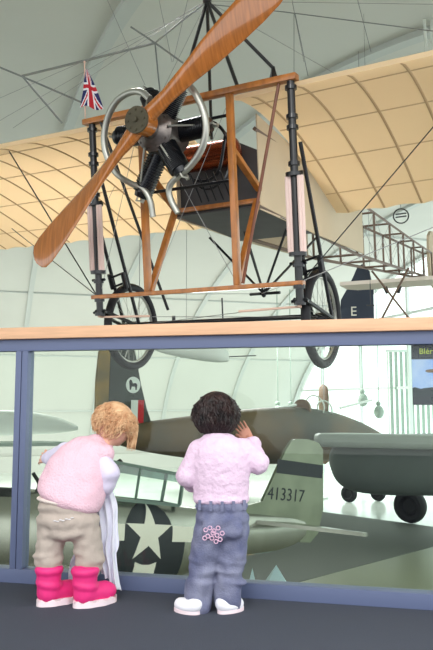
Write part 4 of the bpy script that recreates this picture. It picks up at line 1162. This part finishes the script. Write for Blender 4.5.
# ---------- child 2: dark hair, standing
Y2 = 2.88
c2 = V((at(215, 606, Y2).x, Y2, 0))
kid2 = empty('person', c2, label='dark-haired toddler in lilac knitted jumper and blue jeans, one hand raised on the glass', cat='person')
def k2(px, py, Y=Y2): return at(px, py, Y) - c2
hd2 = k2(216, 414, 2.93); nk2 = k2(217, 440, 2.91); ch2 = k2(221, 458, 2.90); pel2 = k2(222, 512, 2.88)
sl, sr = k2(199, 450, 2.9), k2(243, 449, 2.9)
e_l, e_r = k2(187, 476, 2.89), k2(258, 463, 2.90)
h_l, h_r = k2(194, 484, 3.02), k2(249, 438, 3.02)
hrot2 = Euler((math.radians(-14), math.radians(-3), math.radians(8)), 'XYZ')
lg = (((209, 526), (204, 565), (199, 600)), ((235, 526), (232, 563), (228, 596)))
def body2(bm):
    ell(bm, pel2, (.075, .055, .055), 3); capsule(bm, pel2, .055, ch2, .06, 3); capsule(bm, ch2, .045, nk2, .036, 2); capsule(bm, nk2, .035, hd2, .035, 2)
    for a, b, c in lg: capsule(bm, k2(*a), .04, k2(*b), .034, 2); capsule(bm, k2(*b), .034, k2(*c), .024, 2)
    for s_, e_, h_ in ((sl, e_l, h_l), (sr, e_r, h_r)): capsule(bm, ch2, .035, s_, .024, 2); capsule(bm, s_, .024, e_, .021, 2); capsule(bm, e_, .021, h_, .016, 2)
    hand(bm, h_l, (.1, 1, .1), (.6, 0, 0), (0, 0, 1), curl=.3); hand(bm, h_r, (-.55, .22, .8), (-.1, 1, -.2), (-1, 0, -.4), L=.078, curl=.2)
    head(bm, hd2, hrot2)
blob('body', body2, .0024, M['skin2'], kid2, 2)
m2 = hrot2.to_matrix()
for s in (-1, 1):
    bm = bmesh.new(); ell(bm, hd2 + m2 @ V((s * .026, .068, .008)), (.010, .006, .007), 2, hrot2); link('eye', bm, M['eye'], kid2)
bm = bmesh.new(); ell(bm, hd2 + m2 @ V((0, .074, -.038)), (.015, .006, .005), 2, hrot2); link('mouth', bm, M['lip'], kid2)
def hair2(bm):
    ell(bm, hd2 + m2 @ V((0, -.012, .012)), (.085, .086, .080), 3, hrot2)
    hair_strands(bm, hd2, hrot2, .083, 1200, .165, 0, rr=.0026)
bm = bmesh.new(); hair2(bm); link('hair', bm, M['darkhair'], kid2)
def jump2(bm):
    P = [(221, 497, .108), (221, 486, .113), (221, 474, .118), (221, 462, .122), (221, 452, .115), (220, 445, .092), (218, 440, .062)]
    for (a, b, r), (c, d_, s_) in zip(P, P[1:]):
        for t in (0, .33, .66): ell(bm, k2(a + (c - a) * t, b + (d_ - b) * t, 2.89), ((r + (s_ - r) * t), (r + (s_ - r) * t) * .74, .036), 3)
    capsule(bm, sl, .044, e_l, .042, 3); capsule(bm, e_l, .042, e_l.lerp(h_l, .8), .034, 3); ring(bm, e_l.lerp(h_l, .75), .028, .010, h_l - e_l, 20, 8)
    capsule(bm, sr, .044, e_r, .043, 3); capsule(bm, e_r, .043, e_r.lerp(h_r, .72), .034, 3); ring(bm, e_r.lerp(h_r, .7), .028, .010, h_r - e_r, 20, 8)
    ring(bm, k2(217, 439, 2.91), .042, .012, (0, .2, 1), 24, 8)
    for k in range(24):
        t = 2 * PI * k / 24; p = k2(221, 499, 2.89) + V((.1 * math.cos(t), .074 * math.sin(t), 0)); ell(bm, p, (.013, .013, .015), 2)
blob('jumper', jump2, .004, M['knit'], kid2, 3, .003, 38)
def jeans2(bm):
    ell(bm, k2(222, 506), (.106, .078, .04), 3); ell(bm, k2(222, 518), (.108, .086, .055), 3); ell(bm, k2(222, 530), (.106, .08, .045), 3)
    for L in ([(209, 530, .060), (206, 550, .058), (203, 568, .052), (200, 583, .052), (198, 594, .056), (198, 607, .056)], [(235, 530, .058), (233, 550, .055), (231, 566, .050), (229, 580, .050), (228, 590, .055), (228, 601, .054)]):
        for (a, b, r), (c, d_, s_) in zip(L, L[1:]): 
            if b < 590: capsule(bm, k2(a, b), r, k2(c, d_), s_, 3)
        p = k2(L[-1][0], L[-1][1] - 2); tube(bm, [p + V((0, 0, .04)), p + V((0, 0, .0)), p - V((0, 0, .012))], [.050, .052, .052], 24)
        for i in range(3): ell(bm, k2(L[2][0] + random.uniform(-2, 2), 560 + i * 10), (.056, .056, .012), 3, Euler((0, random.uniform(-.35, .35), 0)))
    # back pockets
    for px in (210, 234): ell(bm, k2(px, 527) + V((0, -.071, 0)), (.034, .014, .035), 3)
blob('jeans', jeans2, .0042, M['denim'], kid2, 3, .007, 24)
bm = bmesh.new()
for (x, y) in ((206, 526), (210, 524), (214, 527), (218, 524), (208, 532), (212, 534), (217, 531), (220, 535), (213, 529), (205, 534), (216, 537), (222, 529)):
    p = k2(x, y); ring(bm, V((p.x, p.y - .0865 - .004 * (x > 214) + .003 * (x < 208), p.z)), .0075, .0022, (.1, 1, 0), 12, 5)
link('pocket_embroidery', bm, M['embro'], kid2)
for px in (200, 211, 222, 233, 244):
    bm = bmesh.new()
    p = k2(px, 503); dx = (px - 222) / 26.0; y = -.078 * math.sqrt(max(.05, 1 - dx * dx)) - .006; box(bm, (p.x - .006, y - .004, p.z - .02), (p.x + .006, y + .004, p.z + .018))
    link('belt_loop', bm, M['denim'], kid2, smooth=False)
for (px, yy, dx) in ((188, -.025, 0), (230, -.015, 0)):
    base = V((k2(px, 606).x, yy, 0)); dr = V((.85 if px > 200 else -.85, .55, 0)).normalized()
    def f(bm, base=base, dr=dr):
        capsule(bm, base - dr * .03 + V((0, 0, .030)), .028, base + dr * .035 + V((0, 0, .026)), .026, 3); ell(bm, base - dr * .035 + V((0, 0, .038)), (.029, .029, .026), 3)
        ell(bm, base + V((0, 0, .026)), (.036, .045, .022), 3, Euler((0, 0, math.atan2(-dr.x, dr.y))))
    b = blob('shoe', f, .004, M['shoe'], kid2, 3)
    bm = bmesh.new(); n = 48; sd = V((-dr.y, dr.x, 0)); lo_ = []; hi_ = []
    for k in range(n):
        t = 2 * PI * k / n; p = base + dr * (.003 + .060 * math.cos(t)) + sd * .032 * math.sin(t); lo_.append(bm.verts.new(V((p.x, p.y, .001)))); hi_.append(bm.verts.new(V((p.x, p.y, .014))))
    bm.faces.new(lo_[::-1]); bm.faces.new(hi_)
    for k in range(n): bm.faces.new((lo_[k], lo_[(k + 1) % n], hi_[(k + 1) % n], hi_[k]))
    link('sole', bm, M['sole'], b)

# ================================================================== LIGHT, CAMERA
w = bpy.data.worlds.new('World'); scene.world = w; w.use_nodes = True
bg = w.node_tree.nodes['Background']; bg.inputs[0].default_value = lin((246, 250, 250)); bg.inputs[1].default_value = 2.1

def area(name, loc, size, power, color=(1, 1, 1), target=None):
    l = bpy.data.lights.new(name, 'AREA'); l.energy = power; l.size = size; l.color = color; l.shape = 'SQUARE'
    o = bpy.data.objects.new(name, l); COL.objects.link(o); o.location = loc
    t = V(target) if target else V(loc) - V((0, 0, 1))
    o.rotation_euler = (t - V(loc)).to_track_quat('-Z', 'Y').to_euler(); return o
area('hall_fill', (1, 31, 4.0), 4, 1100, (1, 1, 1))  # unseen fill added to brighten the far end of the hall
area('hall_fill', (-9, 30, 3.5), 4, 1100, (1, 1, 1))  # second added fill, for the far wall and floor at left
area('hall_fill', (-0.4, 5.6, 5.4), 2, 700, (1, 1, 1))  # added light above the monoplane, so its linen wings glow through
area('balcony_fill', (-.6, -.8, 3.4), 1.0, 45, (1, .96, .9), (0, 3.2, .8))  # unseen fill added from behind the camera for the balcony

cd = bpy.data.cameras.new('camera'); cam = bpy.data.objects.new('camera', cd); COL.objects.link(cam)
cd.sensor_fit = 'VERTICAL'; cd.sensor_height = 36.0; cd.lens = 36.0 * FPX / 650.0; cd.clip_end = 300
cam.location = CAM; cam.rotation_euler = (PI / 2 + TH, 0, 0); scene.camera = cam
vs_ = scene.view_settings; vs_.view_transform = 'Standard'; vs_.look = 'None'; vs_.exposure = 0.25; vs_.gamma = 1.0
vs_.use_curve_mapping = False
